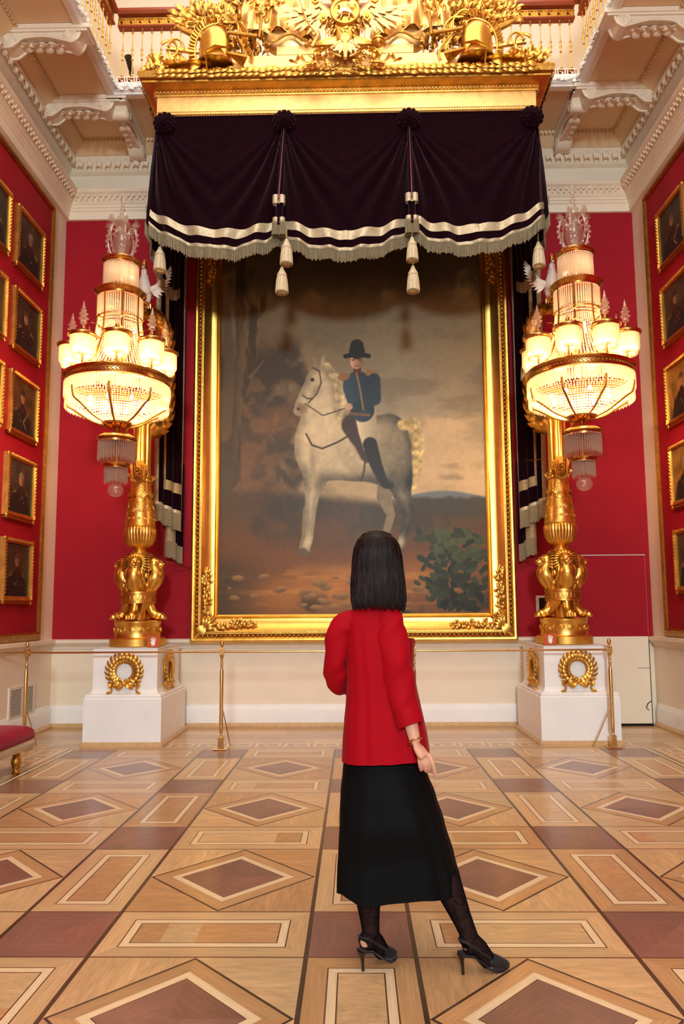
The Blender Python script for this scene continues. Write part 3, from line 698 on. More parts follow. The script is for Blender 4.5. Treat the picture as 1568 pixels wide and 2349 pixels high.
def big_frame():
    t = thing('framed_painting', (-.02, YB, 1.09), 'huge gilt framed oil painting of a rider on a grey horse under the curtain canopy', 'painting')
    nx, ny = 400, 560
    xs = np.linspace(498, 1122, nx); ys = 1410-np.linspace(0, 1, ny)*(PZ1-PZ0)*176.5
    grid_mesh('canvas', nx, ny, (PX0, 9.035, PZ0), (PX1-PX0, 0, 0), (0, 0, PZ1-PZ0), big_painting_pixels(nx, ny, xs, ys), OIL, t)
    m = MB(); m.box((PX0-.05, 9.04, PZ0-.05), (PX1+.05, YB-.013, PZ1+.05)); m.build('stretcher', BROWNW, t, smooth=False)
    def path(w):   # rectangle of canvas edge; outwards offsets with mitres
        return [((PX0, 9.03, PZ0), (-1,0,-1), (0,-1,0)), ((PX1, 9.03, PZ0), (1,0,-1), (0,-1,0)), ((PX1, 9.03, PZ1), (1,0,1), (0,-1,0)), ((PX0, 9.03, PZ1), (-1,0,1), (0,-1,0))]
    def fr(nm, prof, mt):
        m = MB(); m.sweep(prof, path(0), True); return m.build(nm, mt, t, ang=30)
    fr('inner_lip', [(-.005,-.03),(-.005,.02),(.01,.03),(.022,.022),(.03,.035),(.045,.03),(.045,-.03)], GOLDF)
    cove = [(.045,-.02)]+[(.045+.155*k/8, .03+.07*(k/8)**1.8) for k in range(9)]+[(.2,-.02)]
    fr('cove', cove, GOLDF)
    fr('outer_moulding', [(.2,-.02),(.2,.105),(.214,.108),(.218,.10),(.228,.10),(.232,.085),(.27,.06),(.285,.055),(.29,.075),(.31,.08),(.33,.06),(.345,.02),(.345,-.06),(.2,-.06)], GOLD)
    m = MB(); m2 = MB()
    def run(p, q, out):
        p = Vector(p); q = Vector(q); L = (q-p).length; d = (q-p)/L; n = int(L/.056); o = Vector(out); nr = Vector((0,-1,0))
        for k in range(n):
            c = p+d*((k+.5)*L/n); r = Matrix((d, o, nr)).transposed()
            m.ell(c+o*.252+nr*.078, (.021,.026,.024), 8, 6, r); m.ell(c+o*.252+nr*.08+d*(L/n*.5), (.005,.024,.02), 5, 4, r)
        n = int(L/.022)
        for k in range(n): m2.ell(p+d*((k+.5)*L/n)+o*.208+nr*.108, (.007,.007,.007), 5, 4)
    e = .25
    run((PX0-e, 9.03, PZ0), (PX1+e, 9.03, PZ0), (0,0,-1)); run((PX0-e, 9.03, PZ1), (PX1+e, 9.03, PZ1), (0,0,1))
    run((PX0, 9.03, PZ0-e), (PX0, 9.03, PZ1+e), (-1,0,0)); run((PX1, 9.03, PZ0-e), (PX1, 9.03, PZ1+e), (1,0,0))
    m.build('egg_moulding', GOLDD, t); m2.build('pearl_beading', GOLDD, t)
    rnd = random.Random(5)
    for (cx, cz, sx, sz) in ((PX0-.12,PZ0-.12,1,1),(PX1+.12,PZ0-.12,-1,1),(PX0-.12,PZ1+.12,1,-1),(PX1+.12,PZ1+.12,-1,-1)):
        m = MB()
        for ax, L in (((sx,0,0),.62),((0,0,sz),.72)):
            ax = Vector(ax); sd = Vector((0,0,1)) if ax.x else Vector((1,0,0))
            m.tube([Vector((cx,8.95,cz))+ax*(L*k/10)+sd*(.02*sin(k*1.3)) for k in range(11)], .012, 6)
            for k in range(34):
                u = .05+.95*k/34; w = .055*(1-.45*u); s = rnd.choice((-1,1))
                b = Vector((cx, 8.95, cz))+ax*(L*u*.94)+sd*rnd.uniform(-w,w)*.6
                m.leaf(b, ax*rnd.uniform(.2,1)+sd*s*rnd.uniform(.3,1), (0,-1,0), rnd.uniform(.05,.085), .018, .35)
                if k % 3 == 0: m.ell(b+Vector((0,-.015,0)), (.017,.017,.017), 6, 4)
        
        for aa in (-.9,-.45,0,.45,.9): m.leaf((cx-sx*.03, 8.935, cz-sz*.03), (sx*cos(PI/4+aa),0,sz*sin(PI/4+aa)), (0,-1,0), .12, .026, .3); m.leaf((cx, 8.935, cz), (-sx*cos(PI/4+aa*.5),0,-sz*sin(PI/4+aa*.5)), (0,-1,0), .16, .02, .2)
        
        m.tube([(cx-sx*.14, 8.94, cz-sz*.14), (cx+sx*.1, 8.93, cz+sz*.1)], [.03,.022], 8)
        m.build('corner_ornament', GOLD, t)
big_frame()
# ---- small portraits on the side walls
def portrait_pixels(nx, ny, sd):
    rs = np.random.RandomState(sd); x, y = np.meshgrid(np.linspace(0,1,nx), np.linspace(0,1,ny), indexing='ij')
    P = Paint(x, y); n = fbm(x*5, y*5, sd)
    bg = [(70,52,36),(58,44,34),(84,58,34),(64,52,42),(150,104,44)][PB[sd]]
    P.over(np.array(bg)[None,None,:]*(.55+.8*n)[...,None], np.ones_like(x)); P.over((34,26,20), .6*smoothstep(.3,0,y))
    s = .006; hx = .5+rs.uniform(-.05,.05); hy = .66+rs.uniform(-.02,.03)
    co = (30,28,28)
    P.sd(np.minimum(sd_ell(x,y,(hx,.22),(.30,.27)), chain(x,y,[(hx-.2,.28,.14),(hx-.26,.0,.16)])), co, .012); P.sd(chain(x,y,[(hx+.2,.28,.14),(hx+.26,.0,.15)]), co, .012)
    P.sd(chain(x,y,[(hx,.42,.075),(hx,.50,.065)]), (58,28,24), .008)
    for s_ in (-1,1): P.sd(sd_ell(x,y,(hx+s_*.25,.40),(.085,.030),-s_*.35), (104,74,40), .01, (n-.5))
    for k in range(rs.randint(3,7)): P.sd(sd_ell(x,y,(hx+rs.uniform(-.16,.16),rs.uniform(.2,.34)),(.013,.015)), (150,122,78), .006)
    if sd % 3 == 0:
        P.sd(chain(x,y,[(hx+.2,.38,.01),(hx+.05,.2,.01),(hx+.18,.08,.01)]), (160,120,60), .006)
    fc = np.array([160,112,80])*rs.uniform(.75,1.0)
    P.sd(sd_ell(x,y,(hx,hy),(.088,.118)), fc, .008, -(x-hx)*2.6)
    P.sd(np.maximum(sd_ell(x,y,(hx,hy+.055),(.10,.10)), (hy+.045-y)), [(52,36,26),(84,58,36),(120,108,92)][rs.randint(3)], .010)
    for s_ in (-1,1): P.sd(sd_ell(x,y,(hx-.012+s_*.034,hy+.01),(.013,.007)), (46,30,24), .004)
    P.sd(chain(x,y,[(hx-.014,hy+.005,.004),(hx-.02,hy-.03,.008)]), fc*.8, .006); P.sd(chain(x,y,[(hx-.034,hy-.06,.005),(hx+.008,hy-.06,.005)]), (130,62,50), .005)
    return P.c
PB = {}
def portrait(sx, yc, z1, sd, bgk, label, grp):
    PB[sd] = bgk; W_, H_ = .705, .725; x0 = XL+.012 if sx > 0 else XR-.012; z0 = z1-H_
    t = thing('portrait', (x0, yc, z0), label, 'painting', grp)
    if sx > 0: org, ax = (x0+.03, yc-W_/2+.055, z0+.085), (0, W_-.11, 0)
    else: org, ax = (x0-.03, yc+W_/2-.055, z0+.085), (0, -(W_-.11), 0)
    grid_mesh('canvas', 90, 90, org, ax, (0,0,H_-.14), portrait_pixels(90, 90, sd), OILP, t)
    m = MB(); a, b = yc-W_/2+.052, yc+W_/2-.052
    pr = [(0,-.01),(0,.02),(.01,.028),(.02,.022),(.036,.045),(.048,.04),(.052,-.03),(0,-.03)]
    q = x0+sx*.02
    m.sweep(pr, [((q,a,z0+.082),(0,-1,-1),(sx,0,0)),((q,b,z0+.082),(0,1,-1),(sx,0,0)),((q,b,z1-.052),(0,1,1),(sx,0,0)),((q,a,z1-.052),(0,-1,1),(sx,0,0))], True)
    k = z0+.1
    while k < z1-.06:
        for yy in (a-.028, b+.028): m.leaf((q+sx*.03, yy, k), (0, .3, 1), (sx,0,0), .042, .016, .4)
        k += .04
    k = a
    while k < b:
        m.leaf((q+sx*.03, k, z1-.024), (0,1,.3), (sx,0,0), .042, .016, .4); k += .04
    m.build('frame', GOLD, t)
    m = MB(); m.box((min(q-sx*.02,q+sx*.03), a-.02, z0), (max(q-sx*.02,q+sx*.03), b+.02, z0+.03)); m.build('name_plate', GOLDD, t, smooth=False)
    for yy in (a-.03, b+.03):
        for zz_ in (z0+.02, z1-.02): m = MB(); m.ell((q+sx*.028, yy, zz_), (.016,.03,.03), 8, 6); m.build('corner_rosette', GOLD, t)
ORD = ['topmost', 'second from top', 'middle', 'fourth from top', 'lowest']
ZT = [6.055, 5.085, 4.125, 3.19, 2.255]
LK = ['dark portrait of a man in profile', 'dark portrait of an officer in epaulettes', 'dark portrait of a high browed officer', 'dark portrait of an officer with small medals', 'dark portrait of an officer with a gold cord']
for k in range(5):
    portrait(1, 8.025, ZT[k], 10+k, k % 4, LK[k]+', '+ORD[k]+' in left column by corner', 'portraits on the left wall')
for k in range(3):
    portrait(1, 7.16, ZT[k], 20+k, (k+1) % 4, 'gilt framed portrait cut by the left photo edge, '+ORD[k]+' of the outer column', 'portraits on the left wall')
RK = ['dark portrait of an officer', 'dark portrait of a young officer', 'portrait on a golden yellow ground', 'portrait with an amber ground', 'small dark gilt framed portrait']
for k in range(5):
    portrait(-1, 7.94, [6.13,5.19,4.235,3.29,2.32][k], 30+k, [1,0,4,4,2][k], RK[k]+', '+ORD[k]+' in the right wall column', 'portraits on the right wall')

# ================================================================ CANOPY, CURTAINS, TROPHY
CX0, CX1, CY0, CZ0 = -2.195, 2.09, 7.60, 7.015
def canopy():
    t = thing('curtain_canopy', (-.05, YB, CZ0), 'gilded pelmet canopy projecting from the back wall above the purple swags', 'canopy')
    def U(prof, nm, mt, ang=30):
        pa = [((CX0, YB-.3, CZ0), (-1,0,0), (0,0,1)), ((CX0, CY0, CZ0), (-1,-1,0), (0,0,1)), ((CX1, CY0, CZ0), (1,-1,0), (0,0,1)), ((CX1, YB-.3, CZ0), (1,0,0), (0,0,1))]
        m = MB(); m.sweep(prof, pa); return m.build(nm, mt, t, ang=ang)
    U([(-.1,0),(0,0),(.012,.012),(0,.024),(.0,.03),(.0,.045),(.008,.05),(0,.055),(0,.235),(-.1,.235)], 'fascia', GOLDL)
    U([(-.1,.235),(.015,.235),(.02,.245),(.03,.25),(.03,.285),(.06,.29),(.12,.305),(.14,.315),(.14,.335),(-.1,.335)], 'cornice', GOLD)
    U([(-.1,.335),(.13,.335),(.165,.355),(.18,.39),(.17,.43),(.14,.455),(-.1,.455)], 'torus', GOLDD)
    m = MB(); m.box((CX0+.05, CY0+.05, CZ0+.3), (CX1-.05, YB-.35, CZ0+.44)); m.build('top_board', GOLDD, t, smooth=False)
    m = MB()
    def line(f, step):
        x = CX0+.01
        while x < CX1: f(Vector((x, CY0, 0)), Vector((1,0,0)), Vector((0,-1,0))); x += step
        y = CY0+.03
        while y < YB-.5:
            f(Vector((CX0, y, 0)), Vector((0,1,0)), Vector((-1,0,0))); f(Vector((CX1, y, 0)), Vector((0,1,0)), Vector((1,0,0))); y += step
    line(lambda p, a, o: m.ell(p+o*.014+Vector((0,0,CZ0+.012)), (.012,.012,.012), 6, 4), .03)
    m.build('bead_row', GOLD, t)
    m = MB(); line(lambda p, a, o: m.ell(p+o*.036+Vector((0,0,CZ0+.267)), (.013,.013,.018), 6, 4), .042); m.build('dentil_row', GOLDL, t)
    m = MB(); rnd = random.Random(9)
    def lv(p, a, o):
        d = 1 if p.x < -.05 else -1
        for (oo, zz_) in ((.165,.362),(.185,.395),(.165,.43)):
            b = p+o*oo+Vector((0,0,CZ0+zz_)); m.leaf(b, a*d+Vector((0,0,rnd.uniform(-.25,.25))), o+Vector((0,0,(zz_-.395)*6)), .10, .024, .16)
            if rnd.random() < .6: m.ell(b+a*.02+o*.012, (.013,.013,.013), 6, 4)
    line(lv, .072)
    for k in range(4):
        for s in (-1,1): m.tube([(-.05+s*.09+.02*k-.03, CY0-.19, CZ0+.345),(-.05-s*.09+.02*k-.03, CY0-.19, CZ0+.45)], .010, 6)
    m.build('laurel_leaves', GOLD, t)
    return t
canopy()
# valance
RX = [-2.235, -.79, .66, 2.13]       # swag ends, at the hem
TX = [-2.195, -.745, .655, 2.09]     # rosettes, at the top
HEM = [5.70, 5.56, 5.57, 5.735]      # hem height at swag ends
LOW = [5.375, 5.335, 5.385]          # hem height mid swag
def vpt(i, s, t, off=0):
    """swag i, s across 0..1, t down 0..1"""
    q = 4*s*(1-s); xt = TX[i]*(1-s)+TX[i+1]*s; xb = RX[i]*(1-s)+RX[i+1]*s
    x = xt*(1-t)+xb*t
    zb = HEM[i]*(1-s)+HEM[i+1]*s; zm = LOW[i]-(HEM[i]+HEM[i+1])/2
    z = (7.05)*(1-t)+(zb+zm*q**.85)*t
    ds = min(s, 1-s); L = (TX[i+1]-TX[i])
    ax = ds*L; dz = 6.93-z
    ang = math.atan2(ax, max(dz, .02)); r = math.hypot(ax, max(dz, 0))
    # radiating folds die out towards the middle of the swag; swagged ripples below the middle
    f = sin(ang*30+1.2*sin(r*3+i)+i*1.7)*.044*math.exp(-(ang/.62)**2)*min(1, r/.35)*(1-.15*t)
    sg = math.exp(-((s-.5)/.2)**2)*sin((z-5.3)*9+1.5*cos((s-.5)*6)+i)*.010*min(1, t*2)
    ed = .030*math.exp(-(ds*L/.05)**2)*t
    y = CY0+.01-.10*t-.05*q*sin(t*PI*.5)*.8+f+sg+ed-off
    if t > .86: y += .012*sin(x*38+i)*(t-.86)/.14
    return (x, y, z)
def valance():
    t = thing('valance', (-.05, CY0, CZ0), 'dark purple velvet valance of three swags with silver braid and fringe under the gilt canopy', 'curtain')
    NS, NT = 120, 56
    for i in range(3):
        m = MB(); R_ = []
        for a in range(NT+1):
            R_.append([vpt(i, b/NS, a/NT) for b in range(NS+1)])
        vs = [p for r in R_ for p in r]+[(p[0], p[1]+.012, p[2]) for r in R_ for p in r]; M = (NS+1)*(NT+1); fs = []
        for a in range(NT):
            for b in range(NS):
                k = a*(NS+1)+b; fs.append((k, k+NS+1, k+NS+2, k+1)); fs.append((M+k, M+k+1, M+k+NS+2, M+k+NS+1))
        m.add(vs, fs); m.build('swag', VELVET, t, ang=80)
        for (t0, t1, nm, mt) in ((.868,.93,'silver_braid',SILVER),(.982,1.004,'hem_braid',SILVER)):
            m = MB(); T = 5; vs = []
            for a in range(T+1):
                tt = t0+(t1-t0)*a/T; vs += [vpt(i, b/NS, tt, .007) for b in range(NS+1)]
            n0 = len(vs); vs += [(v[0], v[1]+.005, v[2]) for v in vs]; fs = []
            for a in range(T):
                for b in range(NS):
                    k = a*(NS+1)+b; fs.append((k, k+NS+1, k+NS+2, k+1)); fs.append((n0+k, n0+k+1, n0+k+NS+2, n0+k+NS+1))
            m.add(vs, fs); m.build(nm, mt, t, ang=80)
    rnd = random.Random(2); m = MB()
    for i in range(3):
        n = 118
        for k in range(n):
            s = (k+.5)/n; x, y, z = vpt(i, s, 1, .004); L = .135+rnd.uniform(-.012,.012); dx = rnd.uniform(-.008,.008); r = .0062
            m.tube([(x,y,z+.01),(x+dx*.4,y-.004,z-L*.5),(x+dx,y+rnd.uniform(-.008,.008),z-L)], [r*.7,r,r*1.05], 4)
        for k in range(n):
            s = (k+.1)/n; x, y, z = vpt(i, s, 1, -.008); m.tube([(x,y,z),(x,y,z-.12)], .006, 4)
    m.build('bullion_fringe', FRINGE, t)['kind'] = 'stuff'
    # side returns running back to the wall
    for sx, xt, xb, hz in ((-1, CX0, RX[0]-.01, HEM[0]), (1, CX1, RX[3]+.01, HEM[3])):
        m = MB(); NB, NT2 = 50, 30; vs = []
        for a in range(NT2+1):
            tt = a/NT2
            for b in range(NB+1):
                u = b/NB; y = CY0-.10*tt+.01+(YB-.1-(CY0-.1*tt))*u; z = 7.05*(1-tt)+(hz-.30*(4*u*(1-u))**.9)*tt
                x = (xt*(1-tt)+xb*tt)+sx*(.03*sin(u*42+2*tt)*min(1,tt*2)*.7); vs.append((x, y, z))
        n0 = len(vs); vs += [(v[0]-sx*.012, v[1], v[2]) for v in vs]; fs = []
        for a in range(NT2):
            for b in range(NB):
                k = a*(NB+1)+b; fs.append((k, k+1, k+NB+2, k+NB+1)); fs.append((n0+k, n0+k+NB+1, n0+k+NB+2, n0+k+1))
        m.add(vs, fs); m.build('side_return', VELVET, t, ang=80)
        m = MB(); base = NT2*(NB+1)
        for b in range(0, 96):
            u = b/96*NB; k = int(u); fr = u-k; p = Vector(vs[base+k])*(1-fr)+Vector(vs[base+min(k+1,NB)])*fr
            m.tube([p+Vector((sx*.006,0,.01)), p+Vector((sx*.006,0,-.14))], .0065, 4)
        fm = m.build('bullion_fringe', FRINGE, t); fm['kind'] = 'stuff'
        for (o0, o1) in ((.0,.03),(.13,.22)):
            m = MB()
            for b in range(NB):
                p = Vector(vs[base+b]); q = Vector(vs[base+b+1]); e = Vector((sx*.008,0,0)); f_ = Vector((sx*.004,0,0)); A = Vector((0,0,o0)); B = Vector((0,0,o1))
                m.add([p+e+A,q+e+A,q+e+B,p+e+B,p+f_+A,q+f_+A,q+f_+B,p+f_+B],[(0,1,2,3),(7,6,5,4)])
            m.build('silver_braid', SILVER, t)
    # box pleats at the two inner cusps
    for i in (1, 2):
        m = MB(); x0 = TX[i]; xb = RX[i]
        for s in (-1, 1):
            pts = [(x0+s*.008+(xb-x0)*k/12, CY0-.035-.12*(k/12), 6.86-(6.86-5.60)*k/12) for k in range(13)]
            m.tube(pts, [.008+.026*(k/12) for k in range(13)], 10)
        m.build('pleat', VELVET, t)
        m = MB()
        pts = [(x0+(xb-x0)*k/12, CY0-.058-.125*(k/12)+.0, 6.80-(6.80-5.90)*k/12) for k in range(13)]; m.tube(pts, [.003+.006*(k/12) for k in range(13)], 6); m.build('pleat_highlight', PLHIGH, t)  # plum strip painting the pink highlight inside the pleat
        for s in (-1, 1):
            for z0, z1 in ((5.85,5.95),(5.63,5.69)):
                m = MB(); m.tube([(xb+s*.034, CY0-.153, z0),(xb+s*.034, CY0-.150, z1)], .0365, 12, cap=False); m.build('silver_braid', SILVER, t)
        m = MB()
        for s in (-1, 1):
            for k in range(14):
                a = 2*PI*k/14; m.tube([(xb+s*.034+.034*cos(a), CY0-.152+.034*sin(a), 5.65),(xb+s*.034+.038*cos(a), CY0-.152+.038*sin(a), 5.49)], .0075, 4)
        m.build('bullion_fringe', FRINGE, t)['kind'] = 'stuff'
    # rosettes
    for k, x in enumerate(TX):
        m = MB(); c = Vector((x+(.10 if k == 0 else -.06 if k == 3 else 0), CY0-.035, 6.91)); rnd = random.Random(k)
        for ring_, (n, r) in enumerate(((12,.10),(10,.07),(6,.035))):
            for j in range(n):
                a = 2*PI*j/n+ring_*.3; m.ell(c+Vector((r*cos(a), -.015*ring_, r*sin(a))), (.034,.03,.034), 8, 6)
        m.ell(c+Vector((0,-.05,0)), (.03,.02,.03), 8, 6); m.build('rosette', VELVET, t)
valance()
# tassels
def tassel_proto():
    t = thing('tassel', (0,0,0), 'x', 'tassel', 'silk tassels hanging from the curtains')
    m = MB(); m.lathe([(.008,0),(.02,-.012),(.024,-.03),(.034,-.05),(.052,-.085),(.056,-.105),(.05,-.115),(.055,-.125)], n=20); m.build('head', TASS, t)
    m = MB(); m.lathe([(.054,-.12),(.062,-.17),(.068,-.25),(.070,-.285),(.04,-.28)], n=40, fl=lambda k, a: 1+.05*sin(a*14)); m.build('skirt', TASS, t)
    m = MB()
    for k in range(16):
        a = 2*PI*k/16; m.ell((.060*cos(a), .060*sin(a), -.288), (.013,.013,.014), 6, 4)
    m.build('tufts', TANB, t)
    m = MB(); m.tube([(0,0,-.01),(.002,0,.06),(0,.01,.13)], .007, 6); m.build('cord', TANB, t)
    return t
tp = None
for (x, y, z, s, lb) in ((-.705, CY0-.16, 5.45, 1, 'upper silk tassel below the left cusp of the valance'), (-.755, CY0-.15, 5.135, 1, 'lower silk tassel below the left cusp of the valance'),
                        (.655, CY0-.16, 5.45, .92, 'upper silk tassel below the right cusp of the valance'), (.66, CY0-.15, 5.13, 1, 'lower silk tassel below the right cusp of the valance'),
                        (-2.12, CY0-.02, 5.46, .98, 'silk tassel under the left end of the valance'), (2.05, CY0-.02, 5.45, .98, 'silk tassel under the right end of the valance'),
                        (at(386, 815, 8.78).x, 8.78, at(386, 815, 8.78).z, 1.15, 'silk tassel beside the left side curtain, behind the left chandelier'), (at(1207, 812, 8.78).x, 8.78, at(1207, 812, 8.78).z, 1.15, 'silk tassel beside the right side curtain, behind the right chandelier')):
    c = tassel_proto() if tp is None else copy_tree(tp)
    tp = tp or c; c.location = (x, y, z); c.scale = (s, s, s); c['label'] = lb
# side drapes, hung almost flat against the back wall
def drape(sx, label):
    xc = -.05
    t = thing('side_curtain', (xc+sx*2.28, 8.95, 2.2), label, 'curtain', 'purple side curtains')
    def pt(uu, z, off, amp, fr, lay):
        zz_ = z-.16*uu*min(1, max(0, (4.2-z)/1.4)); w = min(1, max(0, (7-z)/4.4))
        f = amp*sin(uu*fr+.5*sin(z*1.3))*(.55+.45*w)
        return (xc+sx*(2.47-.36*uu+.02*sin(uu*fr+1)*w-.03*w*(1-uu)), 8.90+.10*uu+lay-f-off+.010*sin(z*2.2+uu*5), zz_)
    def sheet(nm, mt, u0, u1, z0, z1, amp, fr, off=0, th=.012, nu=60, nv=24, lay=0):
        m = MB(); vs = []
        for a in range(nv+1):
            for b in range(nu+1): vs.append(pt(u0+(u1-u0)*b/nu, z1+(z0-z1)*a/nv, off, amp, fr, lay))
        n0 = len(vs); vs += [(v[0], v[1]+th, v[2]) for v in vs]; fs = []
        for a in range(nv):
            for b in range(nu):
                k = a*(nu+1)+b; fs.append((k, k+1, k+nu+2, k+nu+1)); fs.append((n0+k, n0+k+nu+1, n0+k+nu+2, n0+k+1))
            for b in (0, nu):
                k = a*(nu+1)+b; fs.append((k, k+nu+1, n0+k+nu+1, n0+k))
        m.add(vs, fs); return m.build(nm, mt, t, ang=70)
    def fringe(u0, u1, z, L, n, amp, fr, off, lay=0):
        m = MB(); rnd = random.Random(3)
        for k in range(n):
            p = Vector(pt(u0+(u1-u0)*k/n, z, off, amp, fr, lay)); m.tube([p, p+Vector((rnd.uniform(-.004,.004),0,-L+rnd.uniform(-.012,.012)))], .0062, 4)
        m.build('bullion_fringe', FRINGE, t)['kind'] = 'stuff'
    A = .030; F = 19
    sheet('velvet', VELVET, .0, 1, 2.80, 7.02, A, F)
    sheet('edge_braid', TANB, -.02, .13, 2.80, 7.02, A, F, .008, .016, 12, 30)
    sheet('inner_braid', TANB, .26, .42, 3.02, 6.4, A, F, .009, .012, 12, 30)
    sheet('hem_band', TANB, .26, .90, 3.02, 3.14, A, F, .009, .012, 50, 3)
    sheet('back_braid', SILVER, .91, 1.02, 2.62, 6.4, A, F, .010, .012, 8, 30)
    sheet('fringe_heading', SILVER, 0, .90, 2.78, 2.83, A, F, .010, .012, 60, 2)
    fringe(0, .90, 2.79, .21, 90, A, F, .012)
    sheet('lower_layer', VELVET, .30, 1.0, 2.36, 3.4, A, 15, lay=.05)
    sheet('turned_lining', TANB, .29, .66, 2.40, 2.70, A, 15, .012, .012, 20, 4, .05)
    fringe(.30, 1.0, 2.40, .21, 62, A, 15, .014, .05)
drape(-1, 'dark purple side curtain with tan braid hanging left of the painting')
drape(1, 'dark purple side curtain with tan braid hanging right of the painting')

# ---- carved trophy on top of the canopy
def helmet(parent, c, s):
    c = Vector(c); K = 1.28; P = lambda x, y, z: c+Vector((x*s*K, y*K, z*K))
    m = MB(); m.lathe([(K*a_, K*b_) for a_, b_ in [(.001,.20),(.06,.195),(.105,.165),(.135,.10),(.142,.03),(.138,-.05),(.15,-.11),(.165,-.15)]], c, 28); m.tube([P(.165*cos(a), .165*sin(a), -.15) for a in [2*PI*k/24 for k in range(24)]], .010, 6, True)
    o = m.build('helmet', GOLDF, parent)
    m = MB(); m.loft([[P(-.10,-.10,-.07),P(-.12,-.08,-.07),P(-.12,-.08,-.09),P(-.10,-.10,-.09)],[P(-.30,-.14,-.15),P(-.24,-.02,-.15),P(-.24,-.02,-.17),P(-.30,-.14,-.17)]]); m.tube([P(-.14,-.12,-.06),P(-.02,-.16,-.08),P(.06,-.145,-.12),P(.05,-.12,-.26)], [.012,.03,.03,.022], 8, flat=.35); m.leaf(P(.14,-.05,-.12), (s*.5,-.2,-1), (0,-1,0), .17, .06, .1)
    m.build('visor', GOLDF, o)
    m = MB(); arc = [(.165,-.12),(.19,0),(.175,.12),(.12,.22),(.02,.27),(-.08,.25),(-.13,.20)]
    arc = spl(arc, 26); m.tube([P(a, 0, b) for a, b in arc], .016, 8)
    for k, (a, b) in enumerate(arc):
        t = k/(len(arc)-1); d = Vector((s*a, 0, b)).normalized()
        for j in (-1,0,1): m.tube([P(a, j*.012, b), P(a, j*.018, b)+d*.06, P(a, j*.02, b)+d*.10+Vector((-s*.03,0,0))], [.012,.011,.006], 5)
    for j in range(7):      # horsetail plume
        o2 = (j-3)*.014; pl = spl([(-.10,.27),(-.17,.27),(-.24,.18),(-.24,.06),(-.29,-.04),(-.28,-.12)], 16)
        m.tube([P(a+o2, -.03*abs(j-3)/3-.02, b+o2*.8) for a, b in pl], [.017-.0007*q for q in range(16)], 5)
    m.build('plume', GOLD, o)
def foliage(m, c, rx, rz, n, seed, y0=0, L=(.06,.12), dirx=0):
    rnd = random.Random(seed)
    for k in range(n):
        a = rnd.uniform(0, 2*PI); r = rnd.random()**.5
        p = Vector(c)+Vector((rx*r*cos(a), y0+rnd.uniform(-.05,.05)-.05*(1-r), rz*r*sin(a)))
        d = Vector((cos(a)*.6+dirx+rnd.uniform(-.6,.6), rnd.uniform(-.5,.1), sin(a)*.6+.4+rnd.uniform(-.5,.6)))
        m.leaf(p, d, (rnd.uniform(-.3,.3),-1,rnd.uniform(-.2,.3)), rnd.uniform(*L), rnd.uniform(.014,.028), rnd.uniform(.1,.5))
    for k in range(n//7):
        a = rnd.uniform(0, 2*PI); r = rnd.random()**.5; m.ell(Vector(c)+Vector((rx*r*cos(a), y0-.05, rz*r*sin(a))), (.02,.02,.02), 6, 5)
